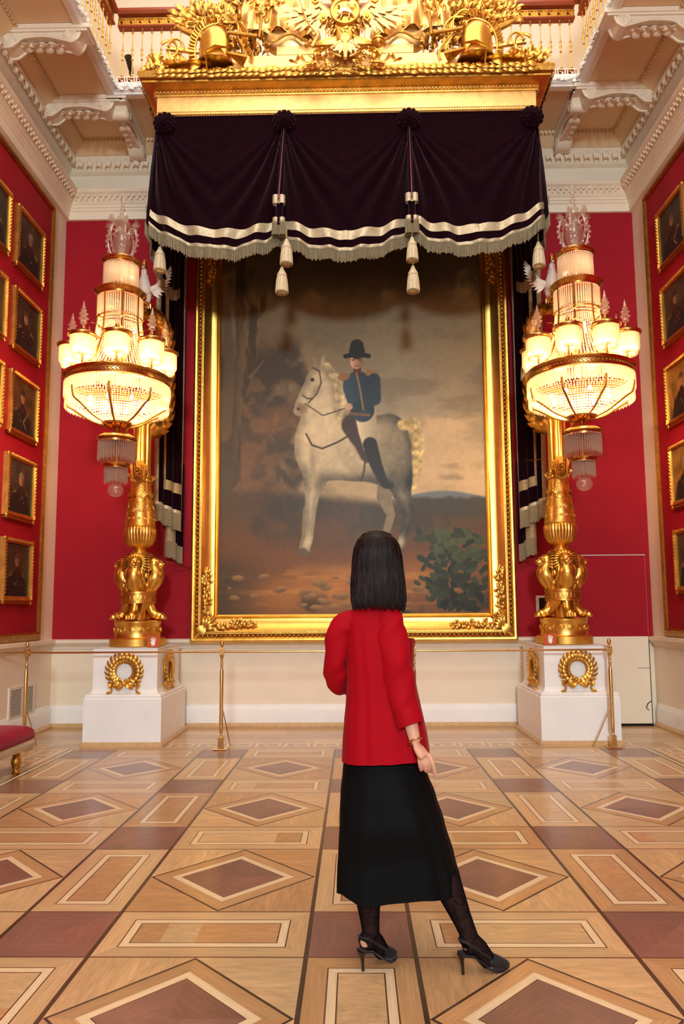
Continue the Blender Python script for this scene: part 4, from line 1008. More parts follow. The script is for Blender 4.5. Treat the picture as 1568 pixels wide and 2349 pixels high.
def trophy():
    YT = 7.54; ZB = CZ0+.475
    t = thing('carved_trophy', (-.05, YT, ZB), 'gilded carved trophy of arms with helmets, banners and laurel on top of the canopy', 'sculpture')
    cx = -.05
    m = MB(); m.bbox((cx-1.26, YT-.08, ZB-.02), (cx+1.24, YT+.35, ZB+.14)); m.bbox((cx-.77, YT-.07, ZB+.14), (cx+.76, YT+.3, ZB+.255)); m.build('stepped_plinth', GOLDL, t, smooth=False)
    for s in (-1, 1):
        helmet(t, (cx+s*1.46, YT-.04, ZB+.22), s)
        # draped banners
        m = MB(); NB = 26; NV = 16; vs = []
        for a in range(NV+1):
            w = a/NV
            for b in range(NB+1):
                u = b/NB; x = cx+s*(.34+.78*u+.10*w*u); z = ZB+.92-.1*u*0-(.62-.10*u)*w+.1*sin(u*PI)
                y = YT+.02-.10*sin(w*PI*.6)+.045*sin(u*17+w*3.5)+.02*sin(u*31-w*4); vs.append((x, y, z))
        n0 = len(vs); vs += [(v[0], v[1]+.02, v[2]) for v in vs]; fs = []
        for a in range(NV):
            for b in range(NB):
                k = a*(NB+1)+b; fs.append((k, k+NB+1, k+NB+2, k+1)); fs.append((n0+k, n0+k+1, n0+k+NB+2, n0+k+NB+1))
        m.add(vs, fs); m.build('banner', GOLDL, t, ang=80)
        # curved shield / cuirass under the banner
        m = MB(); m.ell((cx+s*.62, YT+.06, ZB+.46), (.34,.12,.24), 24, 12); m.build('cuirass', GOLDL, t)
        m = MB(); m.tube([(cx+s*(.42+.4*k/12), YT-.14, ZB+.255+.09*sin(PI*k/12)**2) for k in range(13)], .016, 6); m.tube([(cx+s*.98,YT-.15,ZB+.31),(cx+s*1.30,YT-.14,ZB+.37)], .02, 8)
        m.tube([(cx+s*.96,YT-.15,ZB+.29),(cx+s*.93,YT-.16,ZB+.55)], .018, 8); m.build('sword_hilt', GOLDD, t)
        m = MB()
        for k in range(4):  # fringe cords of the banner
            x = cx+s*(.40+.2*k); m.tube([(x, YT-.10, ZB+.85),(x+s*.03,YT-.12,ZB+.62),(x+s*.05,YT-.12,ZB+.45)], .009, 6); m.ell((x+s*.05,YT-.12,ZB+.43),(.02,.02,.03),6,5)
        m.build('cord', GOLD, t)
        m = MB(); foliage(m, (cx+s*1.10, YT, ZB+.27), .22, .12, 70, 21+s, 0, (.06,.12)); m.build('laurel_spray', GOLDD, t)
        m = MB(); foliage(m, (cx+s*1.25, YT+.04, ZB+.58), .25, .30, 150, 31+s, 0, (.08,.16)); foliage(m, (cx+s*1.62, YT+.02, ZB+.66), .32, .14, 120, 41+s, 0, (.08,.15), s*.6)
        foliage(m, (cx+s*1.0, YT-.02, ZB+.85), .3, .22, 100, 51+s, 0, (.08,.14))
        m.build('oak_branches', GOLD, t)
        # arrow quiver, sabre hilts and leaves at the outer foot
        m = MB()
        m.tube([(cx+s*1.66,YT-.02,ZB+.24),(cx+s*2.02,YT-.06,ZB+.26)], [.024,.03], 8); m.tube([(cx+s*(1.98+.1*cos(a)),YT-.10,ZB+.22+.1*sin(a)) for a in [PI*.2+k*.25 for k in range(16)]], .017, 6)
        m.tube([(cx+s*(1.90+.09*cos(a)),YT-.11,ZB+.20+.13*sin(a)) for a in [PI*.1+k*.2 for k in range(16)]], .014, 6)
        m.tube([(cx+s*1.60,YT,ZB+.42),(cx+s*1.84,YT-.04,ZB+.50),(cx+s*1.92,YT-.06,ZB+.54)], [.05,.03,.004], 8); m.ell((cx+s*1.80,YT-.02,ZB+.56),(.045,.045,.05),10,8)
        for k in range(5): m.leaf((cx+s*1.75,YT,ZB+.03+.01*k), (s*1,-.1,.12+.22*k), (0,-1,.2), .36-.03*k, .03, .05)
        m.build('sabre_hilts', GOLD, t)
        m = MB(); m.loft([[(cx+s*1.50,YT-.16,ZB),(cx+s*1.50,YT-.02,ZB),(cx+s*1.50,YT-.02,ZB+.03)],[(cx+s*1.70,YT-.2,ZB+.01),(cx+s*1.70,YT-.05,ZB+.01),(cx+s*1.70,YT-.05,ZB+.11)],[(cx+s*1.98,YT-.14,ZB),(cx+s*1.98,YT-.05,ZB),(cx+s*1.98,YT-.05,ZB+.03)]]); m.build('scabbard', GOLDF, t)
        m = MB(); foliage(m, (cx+s*2.03, YT, ZB+.07), .22, .07, 90, 61+s, 0, (.06,.12), s*.5); m.build('foot_foliage', GOLD, t)
        m = MB()
        for k in range(16):
            a = .25+k*.1; m.leaf((cx+s*(.9+.1*k*.6),YT+.05,ZB+.95), (s*cos(a),0,sin(a)), (0,-1,0), .35, .03, .1)
        for k in range(3): m.tube([(cx+s*(.9+.22*k),YT+.05,ZB+.3),(cx+s*(1.15+.32*k),YT+.02,ZB+1.25)], .014, 6)
        m.build('spears', GOLDD, t)
    # double headed eagle crest
    e = thing('eagle_crest', (cx, YT-.15, ZB), 'gilded double headed eagle crest with round shield at the centre of the canopy top', 'sculpture')
    YE = YT-.14
    m = MB(); m.lathe([(.001,.0),(.13,.0),(.13,.012),(.155,.018),(.165,.0),(.155,-.03),(.0,-.03)][::-1], (0,0,0), 32)
    # rotate the shield to face the viewer
    m.v = [(cx+v[0], YE-.14-v[2], ZB+.60+v[1]) for v in m.v]; sh = m.build('round_shield', GOLDF, e)
    m = MB(); q = lambda x, z: Vector((cx+x, YE-.16, ZB+.60+z))
    m.tube([q(-.07,-.05),q(-.03,-.01),q(.03,-.015),q(.07,-.04)], [.02,.035,.035,.02], 8); m.tube([q(-.03,-.01),q(-.05,.05),q(-.08,.06)], [.025,.018,.012], 8)
    for a, b in (((-.05,-.04),(-.09,-.09)),((-.03,-.04),(-.05,-.10)),((.05,-.04),(.04,-.1)),((.07,-.04),(.1,-.08))): m.tube([q(*a),q(*b)], [.013,.008], 6)
    m.tube([q(.0,.0),q(.005,.05),q(.01,.085)], [.022,.024,.016], 8); m.tube([q(.02,.04),q(-.04,-.02),q(-.09,-.08)], .007, 5); m.leaf(q(.02,.05),(1,0,.2),(0,-1,0),.1,.03,.2)
    m.build('mounted_figure', GOLDL, sh)
    m = MB(); m.ell((cx, YE-.03, ZB+.50), (.17,.10,.30), 20, 12)
    for s in (-1, 1): m.tube([(cx+s*.05,YE-.04,ZB+.70),(cx+s*.12,YE-.05,ZB+.86),(cx+s*.2,YE-.08,ZB+.95),(cx+s*.26,YE-.09,ZB+.93)], [.07,.055,.05,.02], 10)
    rnd = random.Random(8)
    for k in range(90):
        a = rnd.uniform(0,2*PI); z = rnd.uniform(-.28,.2); r = .17*(1-(z/.32)**2)**.5 if abs(z) < .32 else 0
        m.leaf((cx+r*cos(a),YE-.03-abs(r*.5*sin(a)),ZB+.50+z), (cos(a)*.3,-.1,-1), (cos(a),-1,0), .07, .022, .2)
    m.build('body', GOLD, e)
    for s in (-1, 1):
        m = MB()
        m.tube([(cx+s*.13,YE,ZB+.62),(cx+s*.28,YE-.03,ZB+.76),(cx+s*.42,YE-.02,ZB+.70)], [.06,.05,.035], 8)
        for k in range(11):
            f = k/10; b = Vector((cx+s*(.2+.26*f), YE-.02-.02*(k % 2), ZB+.70-.02*f)); a = -1.35+1.6*f
            m.leaf(b, (s*cos(a), -.05, sin(a)), (0,-1,0), .30+.06*sin(f*PI), .035, .05)
            m.leaf(b+Vector((0,-.03,0)), (s*cos(a), -.05, sin(a)), (0,-1,0), .15, .03, .05)
        m.build('wing', GOLDL, e)
        m = MB(); m.tube([(cx+s*.10,YE-.05,ZB+.30),(cx+s*.24,YE-.06,ZB+.28),(cx+s*.34,YE-.1,ZB+.24)], [.07,.045,.03], 8)
        for j in range(3): m.tube([(cx+s*.34,YE-.1,ZB+.24),(cx+s*(.38+.03*j),YE-.13,ZB+.27-.03*j),(cx+s*(.42),YE-.13,ZB+.22-.02*j)], [.02,.018,.005], 6)
        m.build('talon', GOLD, e)
        for (dx, dz) in ((.33,.80),(.24,.58)): m = MB(); m.prism([(-.04,.05),(-.04,-.02),(0,-.05),(.04,-.02),(.04,.05)], (cx+s*dx,YE-.09,ZB+dz), (1,0,0), (0,0,1), (0,1,0), .03); m.ell((cx+s*dx,YE-.095,ZB+dz),(.02,.012,.025),8,5); m.build('wing_shield', GOLD, e)
    m = MB(); m.tube([(cx-.36,YE-.12,ZB+.20),(cx-.30,YE-.12,ZB+.34),(cx-.42,YE-.13,ZB+.50),(cx-.50,YE-.13,ZB+.78)], [.02,.016,.011,.009], 8)
    for z in (.34,.50,.64,.78): m.ell((cx-.33-.17*(z-.3)/.48,YE-.13,ZB+z),(.02,.02,.024),8,6)
    m.build('sceptre', GOLDL, e)
    m = MB(); m.ell((cx+.36,YE-.13,ZB+.24),(.065,.065,.065),16,10); m.tube([(cx+.36+.067*cos(a),YE-.13+.067*sin(a),ZB+.24) for a in [2*PI*k/16 for k in range(16)]], .008, 5, True); m.box((cx+.353,YE-.137,ZB+.30),(cx+.367,YE-.123,ZB+.37)); m.box((cx+.335,YE-.137,ZB+.335),(cx+.385,YE-.123,ZB+.35)); m.build('orb', GOLD, e)
    m = MB()   # tail feathers
    for a, L in ((-PI/2,.24),(-PI/2-.35,.2),(-PI/2+.35,.2),(-PI/2-.75,.17),(-PI/2+.75,.17)): m.leaf((cx,YE-.10,ZB+.30), (cos(a),0,sin(a)), (0,-1,0), L, .035, .15)
    for s in (-1, 1):
        m.tube([(cx+s*(.05+.11*sin(k*.4)),YE-.12,ZB+.24-.02*k) for k in range(9)], [.018-.001*k for k in range(9)], 6)
        m.tube([(cx+s*.02,YE-.12,ZB+.18),(cx+s*.22,YE-.08,ZB+.16),(cx+s*.42,YE-.06,ZB+.02)], [.016,.024,.028], 8)
    m.tube([(cx,YE-.12,ZB+.32),(cx,YE-.13,ZB+.05)], [.03,.022], 8); m.leaf((cx,YE-.12,ZB+.36),(0,0,-1),(0,-1,0),.14,.05,.1); m.build('tail', GOLDL, e)
    m = MB()   # ribbon with cross pieces at the foot
    for s in (-1, 1):
        pts = spl([(.10,.10),(.24,.20),(.34,.12),(.30,.04),(.42,.03),(.50,.10),(.55,.04),(.60,.06)], 30); m.tube([(cx+s*a,YE-.10-.02*sin(k),ZB+b) for k, (a, b) in enumerate(pts)], .026, 6, flat=.35)
        foliage(m, (cx+s*.26, YE-.04, ZB+.08), .17, .06, 26, 70+s, 0, (.05,.09))
    m.build('ribbon', GOLD, e)
    m = MB()
    m.lathe([(.10,0),(.11,.03),(.10,.06),(.13,.12),(.10,.18),(.02,.2)], (cx, YE, ZB+1.02), 16)
    m.tube([(cx, YE, ZB+.6), (cx, YE, ZB+1.03)], .03, 8); m.build('crown', GOLD, e)
    e.location.z -= .125
trophy()
# ================================================================ PEDESTALS, TORCHERES, CHANDELIERS
def wreath(parent, c, ax, out):
    m = MB(); c = Vector(c); ax = Vector(ax); out = Vector(out); up = Vector((0,0,1)); rnd = random.Random(1)
    P = lambda a, r, d=.0: c+ax*(r*cos(a))+up*(r*sin(a))+out*d
    m.tube([P(2*PI*k/40, .142, .02) for k in range(40)], .021, 8, True)
    for k in range(22):
        for s in (0, 1, 2):
            f = (k+.33*s)/22; a = -PI/2+PI*2*f; dr = 1 if f < .5 else -1
            tg = (ax*-sin(a)+up*cos(a))*dr; rd = ax*cos(a)+up*sin(a)
            m.leaf(P(a, .142+(s-1)*.022, .03), tg+rd*(s-1)*.42, out+rd*(s-1)*.5, .080, .020, .26)
    m.build('laurel_wreath', GOLD, parent)
    m = MB()
    for s in (-1, 1):
        m.tube([c+ax*(s*(.005+.045*(1-cos(k*.52))/1)*1)+up*(-.125+.035*sin(k*.52))+out*.045 for k in range(13)], .015, 8, flat=.6)
        pts = spl([(.03,-.14),(.07,-.17),(.13,-.15),(.16,-.16),(.13,-.20),(.165,-.235),(.185,-.25)], 22)
        m.tube([c+ax*(s*a)+up*b+out*(.035+.012*sin(k*.9)) for k, (a, b) in enumerate(pts)], [.02+.008*sin(k*.8) for k in range(22)], 8, flat=.5)
    m.ell(c+up*-.13+out*.05, (.026,.026,.022), 10, 7); m.build('ribbon_bow', GOLD, parent)
def pedestal(xc, label):
    t = thing('pedestal', (xc, 8.38, 0), label, 'pedestal', 'white pedestals under the torcheres')
    y0, y1 = 7.83, 8.93; h = .42
    m = MB()
    def sq(i, z): return [(xc-h+i,y0+i,z),(xc+h-i,y0+i,z),(xc+h-i,y1-i,z),(xc-h+i,y1-i,z)]
    m.loft([sq(0,.02),sq(0,.50),sq(.004,.505),sq(.012,.51),sq(.008,.53),sq(.022,.548),sq(.05,.555),sq(.062,.575),sq(.066,.60)]); m.build('lower_block', WHITE, t, ang=25)
    m = MB(); m.loft([sq(.07,.58),sq(.07,1.035),sq(.06,1.04)]); m.build('upper_block', WHITE, t, ang=25)
    m = MB(); m.loft([sq(-.025,0),sq(-.025,.02),sq(-.012,.045),sq(.0,.05)]); m.build('skirting', WOODSK, t, ang=25)
    wreath(t, (xc, y0+.07, .795), (1,0,0), (0,-1,0))
    wreath(t, (xc+h-.07, 8.28, .79), (0,1,0), (1,0,0)); wreath(t, (xc-h+.07, 8.28, .79), (0,1,0), (-1,0,0))
    return t
XA, XB = -2.495, 2.385
pedestal(XA, 'white painted pedestal with gilt laurel wreaths under the left torchere')
pedestal(XB, 'white painted pedestal with gilt laurel wreaths under the right torchere')

def torchere(label, hs):
    t = thing('torchere', (0,0,0), label, 'torchere', 'gilt bronze torcheres')
    # local frame: axis at x=0,y=0, z world heights; front is -y
    ZP = 1.04
    m = MB(); m.lathe([(.30,ZP),(.315,ZP+.01),(.315,ZP+.085),(.30,ZP+.10),(.262,ZP+.105),(.258,ZP+.12),(.255,ZP+.24),(.262,ZP+.25),(.268,ZP+.285),(.25,ZP+.295),(.0,ZP+.30)], n=48); m.build('base_drum', GOLDF, t)
    m = MB()
    for k in range(16):
        a = 2*PI*k/16; c = Vector((cos(a), sin(a), 0)); tg = Vector((-sin(a), cos(a), 0))
        m.tube([c*.262+tg*(.036*(1-j/20)*cos(j*.6))+Vector((0,0,ZP+.185+.036*(1-j/20)*sin(j*.6))) for j in range(18)], .0075, 5)
    m.build('wave_scroll_frieze', GOLD, t)
    # four winged lion monopodia
    for k in range(4):
        a = -PI/2+k*PI/2; D = Vector((cos(a), sin(a), 0)); S = Vector((-sin(a), cos(a), 0)); V = lambda r, s, z: D*r+S*s+Vector((0,0,z))
        rot = Matrix((D, S, Vector((0,0,1)))).transposed(); m = MB()
        m.ell(V(.235,0,1.385),(.075,.06,.05),14,10,rot)
        for j in (-1.5,-.5,.5,1.5): m.ell(V(.285,j*.030,1.372),(.034,.017,.030),8,7,rot); m.ell(V(.312,j*.030,1.356),(.012,.012,.014),6,5,rot)
        m.tube([V(.205,0,1.385),V(.165,0,1.43),V(.135,0,1.50),V(.125,0,1.58),V(.11,0,1.70)], [.058,.052,.056,.056,.07], 28)
        q_ = spl([(.10,0,1.66,.075),(.145,0,1.75,.098),(.19,0,1.84,.100),(.175,0,1.92,.082),(.155,0,2.0,.06)], 24); m.tube([V(*p[:3]) for p in q_], [p[3] for p in q_], 32)
        m.ell(V(.185,0,1.85),(.085,.095,.09),28,20,rot)
        m.ell(V(.175,0,1.985),(.075,.078,.082),24,18,rot)
        m.ell(V(.245,0,1.972),(.048,.040,.032),18,12,rot); m.ell(V(.24,0,1.935),(.040,.032,.016),14,9,rot); m.ell(V(.287,0,1.985),(.014,.020,.013),10,8,rot)
        m.ell(V(.228,0,2.022),(.03,.058,.018),14,9,rot); m.ell(V(.255,0,2.0),(.022,.014,.016),10,8,rot)
        for s in (-1,1):
            m.ell(V(.240,s*.030,2.003),(.012,.014,.010),10,8,rot); m.ell(V(.272,s*.022,1.962),(.018,.019,.017),12,8,rot); m.ell(V(.14,s*.07,2.02),(.02,.02,.03),8,6,rot)
        o = m.build('lion_figure', GOLDF, t); remesh(o, .0055, 2)
        m = MB(); rnd = random.Random(k)
        for j in range(16):
            b = -PI*.15+j*PI*1.3/15; c = V(.165,.080*cos(b),1.985+.082*sin(b))
            m.leaf(c, -D*.5+S*cos(b)*.7+Vector((0,0,sin(b)*.7-.5)), S*cos(b)+Vector((0,0,sin(b))), .085, .022, .25)
        for j in range(7): m.leaf(V(.235-.012*abs(j-3),(j-3)*.026,1.925), Vector((0,0,-1))+D*.05+S*(j-3)*.05, D, .085, .017, .2)
        m.build('mane', GOLD, o)
        m = MB()
        for j in range(9):
            s = (j-4)/4; m.leaf(V(.17-.03*abs(s), s*.075, 1.66), Vector((0,0,1))+D*.42+S*s*.30, D+S*s, .17-.04*abs(s), .026, -.05)
            m.leaf(V(.155-.02*abs(s), s*.05, 1.52), Vector((0,0,-1))+D*.1, D+S*s, .09, .018, .1)
        m.build('acanthus_leaf', GOLD, o)
        m = MB(); b = a+PI/4; E = Vector((cos(b), sin(b), 0)); F = Vector((-sin(b), cos(b), 0))   # wing and rosette between the lions
        for j in range(5): m.leaf(E*.15+F*(j-2)*.02+Vector((0,0,1.40+.02*j)), E*.25+Vector((0,0,1)), E, .14, .025, .1); m.leaf(E*.16+F*(.03*(j-2))+Vector((0,0,1.72)), E*.5+F*(j-2)*.35+Vector((0,0,1)), E, .12, .022, .2)
        m.ell(E*.19+Vector((0,0,1.73)),(.03,.03,.03),10,8); m.build('wing_ornament', GOLD, t)
        m = MB(); m.ell(E*.16+Vector((0,0,1.84)),(.03,.03,.05),10,8); m.build('bud', GOLD, t)
    m = MB(); m.lathe([(.10,1.34),(.10,1.50),(.185,1.525),(.200,1.53),(.200,1.545),(.192,1.55),(.192,1.63),(.202,1.635),(.202,1.66),(.13,1.67),(.10,1.75),(.10,1.98),(.13,2.03),(.14,2.045),(.13,2.06),(.105,2.065),(.105,2.115),(.085,2.12),(.072,2.145),(.085,2.165)], n=40); m.build('core_shaft', GOLDF, t)
    m = MB()
    for k in range(28):
        a = 2*PI*k/28; m.leaf((.196*cos(a),.196*sin(a),1.558),(0,0,1),(cos(a),sin(a),0),.065,.013,.0)
    m.build('leaf_band', GOLD, t)
    m = MB(); m.lathe([(.07,2.150),(.105,2.175),(.145,2.21),(.17,2.26),(.182,2.32),(.185,2.38),(.175,2.405),(.165,2.41)], n=140, fl=lambda k, a: 1+(.055*abs(sin(a*14))-.03)*(1 if 0 < k < 6 else .2)); m.build('gadrooned_bowl', GOLDF, t)
    m = MB(); m.lathe([(.168,2.405),(.178,2.42),(.172,2.44),(.166,2.52),(.155,2.62),(.142,2.70),(.146,2.705),(.146,2.72),(.138,2.725),(.126,2.80),(.116,2.88),(.112,2.93),(.125,2.94),(.125,2.97),(.11,2.98),(.11,3.02)], n=48); m.build('tapered_vase', GOLDF, t)
    m = MB()
    for k in range(8):
        a = 2*PI*k/8; c = Vector((cos(a),sin(a),0)); g = Vector((-sin(a),cos(a),0))
        m.tube([c*.16+Vector((0,0,2.47)), c*.148+Vector((0,0,2.66))], .006, 5)
        for j in range(7): m.leaf(c*.152+Vector((0,0,2.57)), g*sin((j-3)*.42)+Vector((0,0,cos((j-3)*.42))), c, .075, .010, .05)
        for s in (-1,1): m.tube([c*.166+g*(s*.03+s*.018*cos(j*.7)*(1-j/14))+Vector((0,0,2.50+.018*sin(j*.7)*(1-j/14))) for j in range(12)], .006, 5)
        for j in range(4): m.ell(c*.158+g*.0+Vector((0,0,2.50+.02*j)),(.008,.008,.009),6,4)
        b = a+PI/8; c = Vector((cos(b),sin(b),0)); g = Vector((-sin(b),cos(b),0))
        for j in range(5): m.leaf(c*.140+Vector((0,0,2.74)), g*sin((j-2)*.4)+Vector((0,0,cos((j-2)*.4))), c, .09, .011, .05)
        for j in range(4):
            for s in (-1,1): m.leaf(c*(.128-.004*j)+Vector((0,0,2.76+.035*j)), g*s+Vector((0,0,.8)), c, .03, .009, .1)
    m.build('palmette_relief', GOLD, t)
    for k in range(4):
        m = MB(); a = -PI/2+k*PI/2+PI/4; D = Vector((cos(a),sin(a),0))
        m.tube([D*(.135+.035*(1-j/16)*cos(j*.65))+Vector((0,0,3.0+.035*(1-j/16)*sin(j*.65))) for j in range(14)], .014, 7)
        m.ell(D*.125+Vector((0,0,2.955)),(.022,.022,.03),8,6); m.build('volute', GOLD, t)
    # fluted shaft
    m = MB(); m.lathe([(.105,3.0),(.112,3.02),(.112,3.06),(.105,3.10),(.102,3.60),(.115,3.64),(.11,3.70)], n=96, fl=lambda k, a: 1-(.13*max(0, sin(a*8+PI/2))**.8 if 2 < k < 6 else 0)); m.build('fluted_column', GOLDF, t)
    # shield bracket with lion mask and curved stay
    m = MB(); poly = [(-.07,-.12),(0,-.165),(.07,-.12),(.08,-.02),(.10,.05),(.06,.09),(.04,.12),(0,.11),(-.04,.12),(-.06,.09),(-.10,.05),(-.08,-.02)]
    m.prism(poly, (0,-.12,3.07), (1,0,0), (0,0,1), (0,-1,0), .025); m.prism([(a*.75,b*.75) for a, b in poly], (0,-.145,3.07), (1,0,0), (0,0,1), (0,-1,0), .012)
    for k in range(8): m.ell((.035*cos(k*PI/4),-.165,3.06+.035*sin(k*PI/4)),(.016,.012,.016),8,6)
    m.ell((0,-.175,3.06),(.018,.02,.018),8,6)
    m.build('shield_bracket', GOLDD, t)
    m = MB(); pts = spl([(0,-.16,2.99),(0,-.24,2.98),(0,-.27,3.05),(0,-.30,3.20),(0,-.46,3.34),(0,-.66,3.42),(0,-.90,3.40)], 24)
    m.tube(pts, [.022-.0003*k for k in range(24)], 8); m.ell((0,-.2,2.985),(.035,.035,.035),10,8)
    for k in range(6,22,2): m.leaf(pts[k], (0,-.8,.6), (0,-.5,1), .07, .02, .3)
    m.build('stay_rod', GOLDD, t)
    # great horn shaped arm rising behind the chandelier and curling over it
    m = MB(); ap = spl([(0,0,3.60),(hs*.03,.07,3.60),(hs*.10,.18,3.66),(hs*.155,.31,3.84),(hs*.16,.40,4.14),(hs*.16,.42,4.50),(hs*.16,.37,4.86),(hs*.11,.24,5.02),(hs*.05,.11,5.05),(0,-.03,4.98),(0,-.4,4.9),(0,-.92,4.88)], 60)
    rr = [.085-.0 if k < 5 else (.12 if k < 12 else .115-.0014*(k-12)) for k in range(60)]; rr = [max(r, .026) for r in rr]
    for k in range(5, 9): rr[k] = .09+.0075*(k-4)
    m.tube(ap, rr, 16); m.ell((0,0,3.69),(.14,.14,.06),16,8); o = m.build('horn_arm', GOLDF, t)
    m = MB()
    for k in range(4, 46, 2):
        p = Vector(ap[k]); d = (Vector(ap[k+1])-Vector(ap[k-1])).normalized(); sx = Vector((1,0,0)); nn = d.cross(sx)
        for j in range(7):
            a = 2*PI*(j+.5*(k % 4 == 0))/7; n = sx*cos(a)+nn*sin(a); m.leaf(p+n*rr[k]*.93, d+n*.12, n, .05+rr[k]*.75, .012+rr[k]*.24, .08)
    m.build('scale_leaves', GOLD, o)
    return t
def eagle(label):
    e = thing('eagle_figure', (0,0,0), label, 'sculpture', 'white crowned eagles')
    m = MB(); c = Vector((0,.02,5.52))
    m.tube([(0,.06,5.36),(0,.03,5.44),(0,.0,5.54),(0,-.015,5.64),(0,-.02,5.72),(0,-.035,5.80),(0,-.06,5.82)], [.055,.095,.10,.075,.048,.045,.02], 16)
    m.tube([(0,-.06,5.825),(0,-.10,5.82),(0,-.125,5.79)], [.028,.020,.005], 8)
    for s in (-1,1): m.tube([(s*.05,.03,5.40),(s*.055,.02,5.32),(s*.05,.0,5.27)], [.05,.04,.022], 10)
    o = m.build('body', STUCW, e); remesh(o, .009, 1)
    m = MB(); rnd = random.Random(2)
    for k in range(110):
        f = rnd.random(); z = 5.40+.34*f; r = .10*(1-f*.5); a = rnd.uniform(0, 2*PI); yy = .04-.06*f
        m.leaf((r*cos(a), yy+r*sin(a), z), (cos(a)*.2, sin(a)*.2, -1), (cos(a), sin(a), 0), .045, .016, .15)
    m.build('neck_feathers', STUCW, o)
    for s in (-1, 1):
        m = MB()
        m.tube(spl([(s*.06,.04,5.50),(s*.16,.06,5.56),(s*.25,.08,5.66),(s*.30,.08,5.78)], 10), [.05,.05,.045,.042,.038,.034,.03,.026,.022,.015], 10)
        for k in range(11):
            f = k/10; b = Vector((s*(.09+.20*f), .07, 5.50+.24*f)); a = -.75+1.85*f
            m.leaf(b, (s*cos(a), .1, sin(a)), (0,-1,0), .17+.05*f, .028, .06)
            m.leaf(b+Vector((0,-.02,.02)), (s*cos(a), .05, sin(a)), (0,-1,0), .10, .024, .06)
        m.build('wing', STUCW, e)
    m = MB(); m.lathe([(.034,0),(.040,.01),(.030,.02),(.045,.045),(.040,.07),(.012,.085),(.006,.09)], (0,-.03,5.845), 14); m.box((-.006,-.035,5.93),(.006,-.025,5.985)); m.box((-.022,-.035,5.952),(.022,-.025,5.966)); m.build('crown', GOLD, e)
    m = MB()
    for k in range(5): m.leaf(((k-2)*.02,.08,5.36), ((k-2)*.12,.1,-1), (0,-1,0), .16, .025, .05)
    m.ell((0,.02,5.27),(.07,.07,.03),12,6)
    for s in (-1,1):
        for j in (-1,0,1): m.tube([(s*.05,0,5.27),(s*.05+j*.02,-.04,5.275),(s*.05+j*.022,-.055,5.25)], [.015,.013,.004], 6)
    m.build('tail_and_claws', GOLDL, e)
    return e
STUCW = mat('silvered_white', (236,228,220), .4, 0, vary=.05, vs=20)

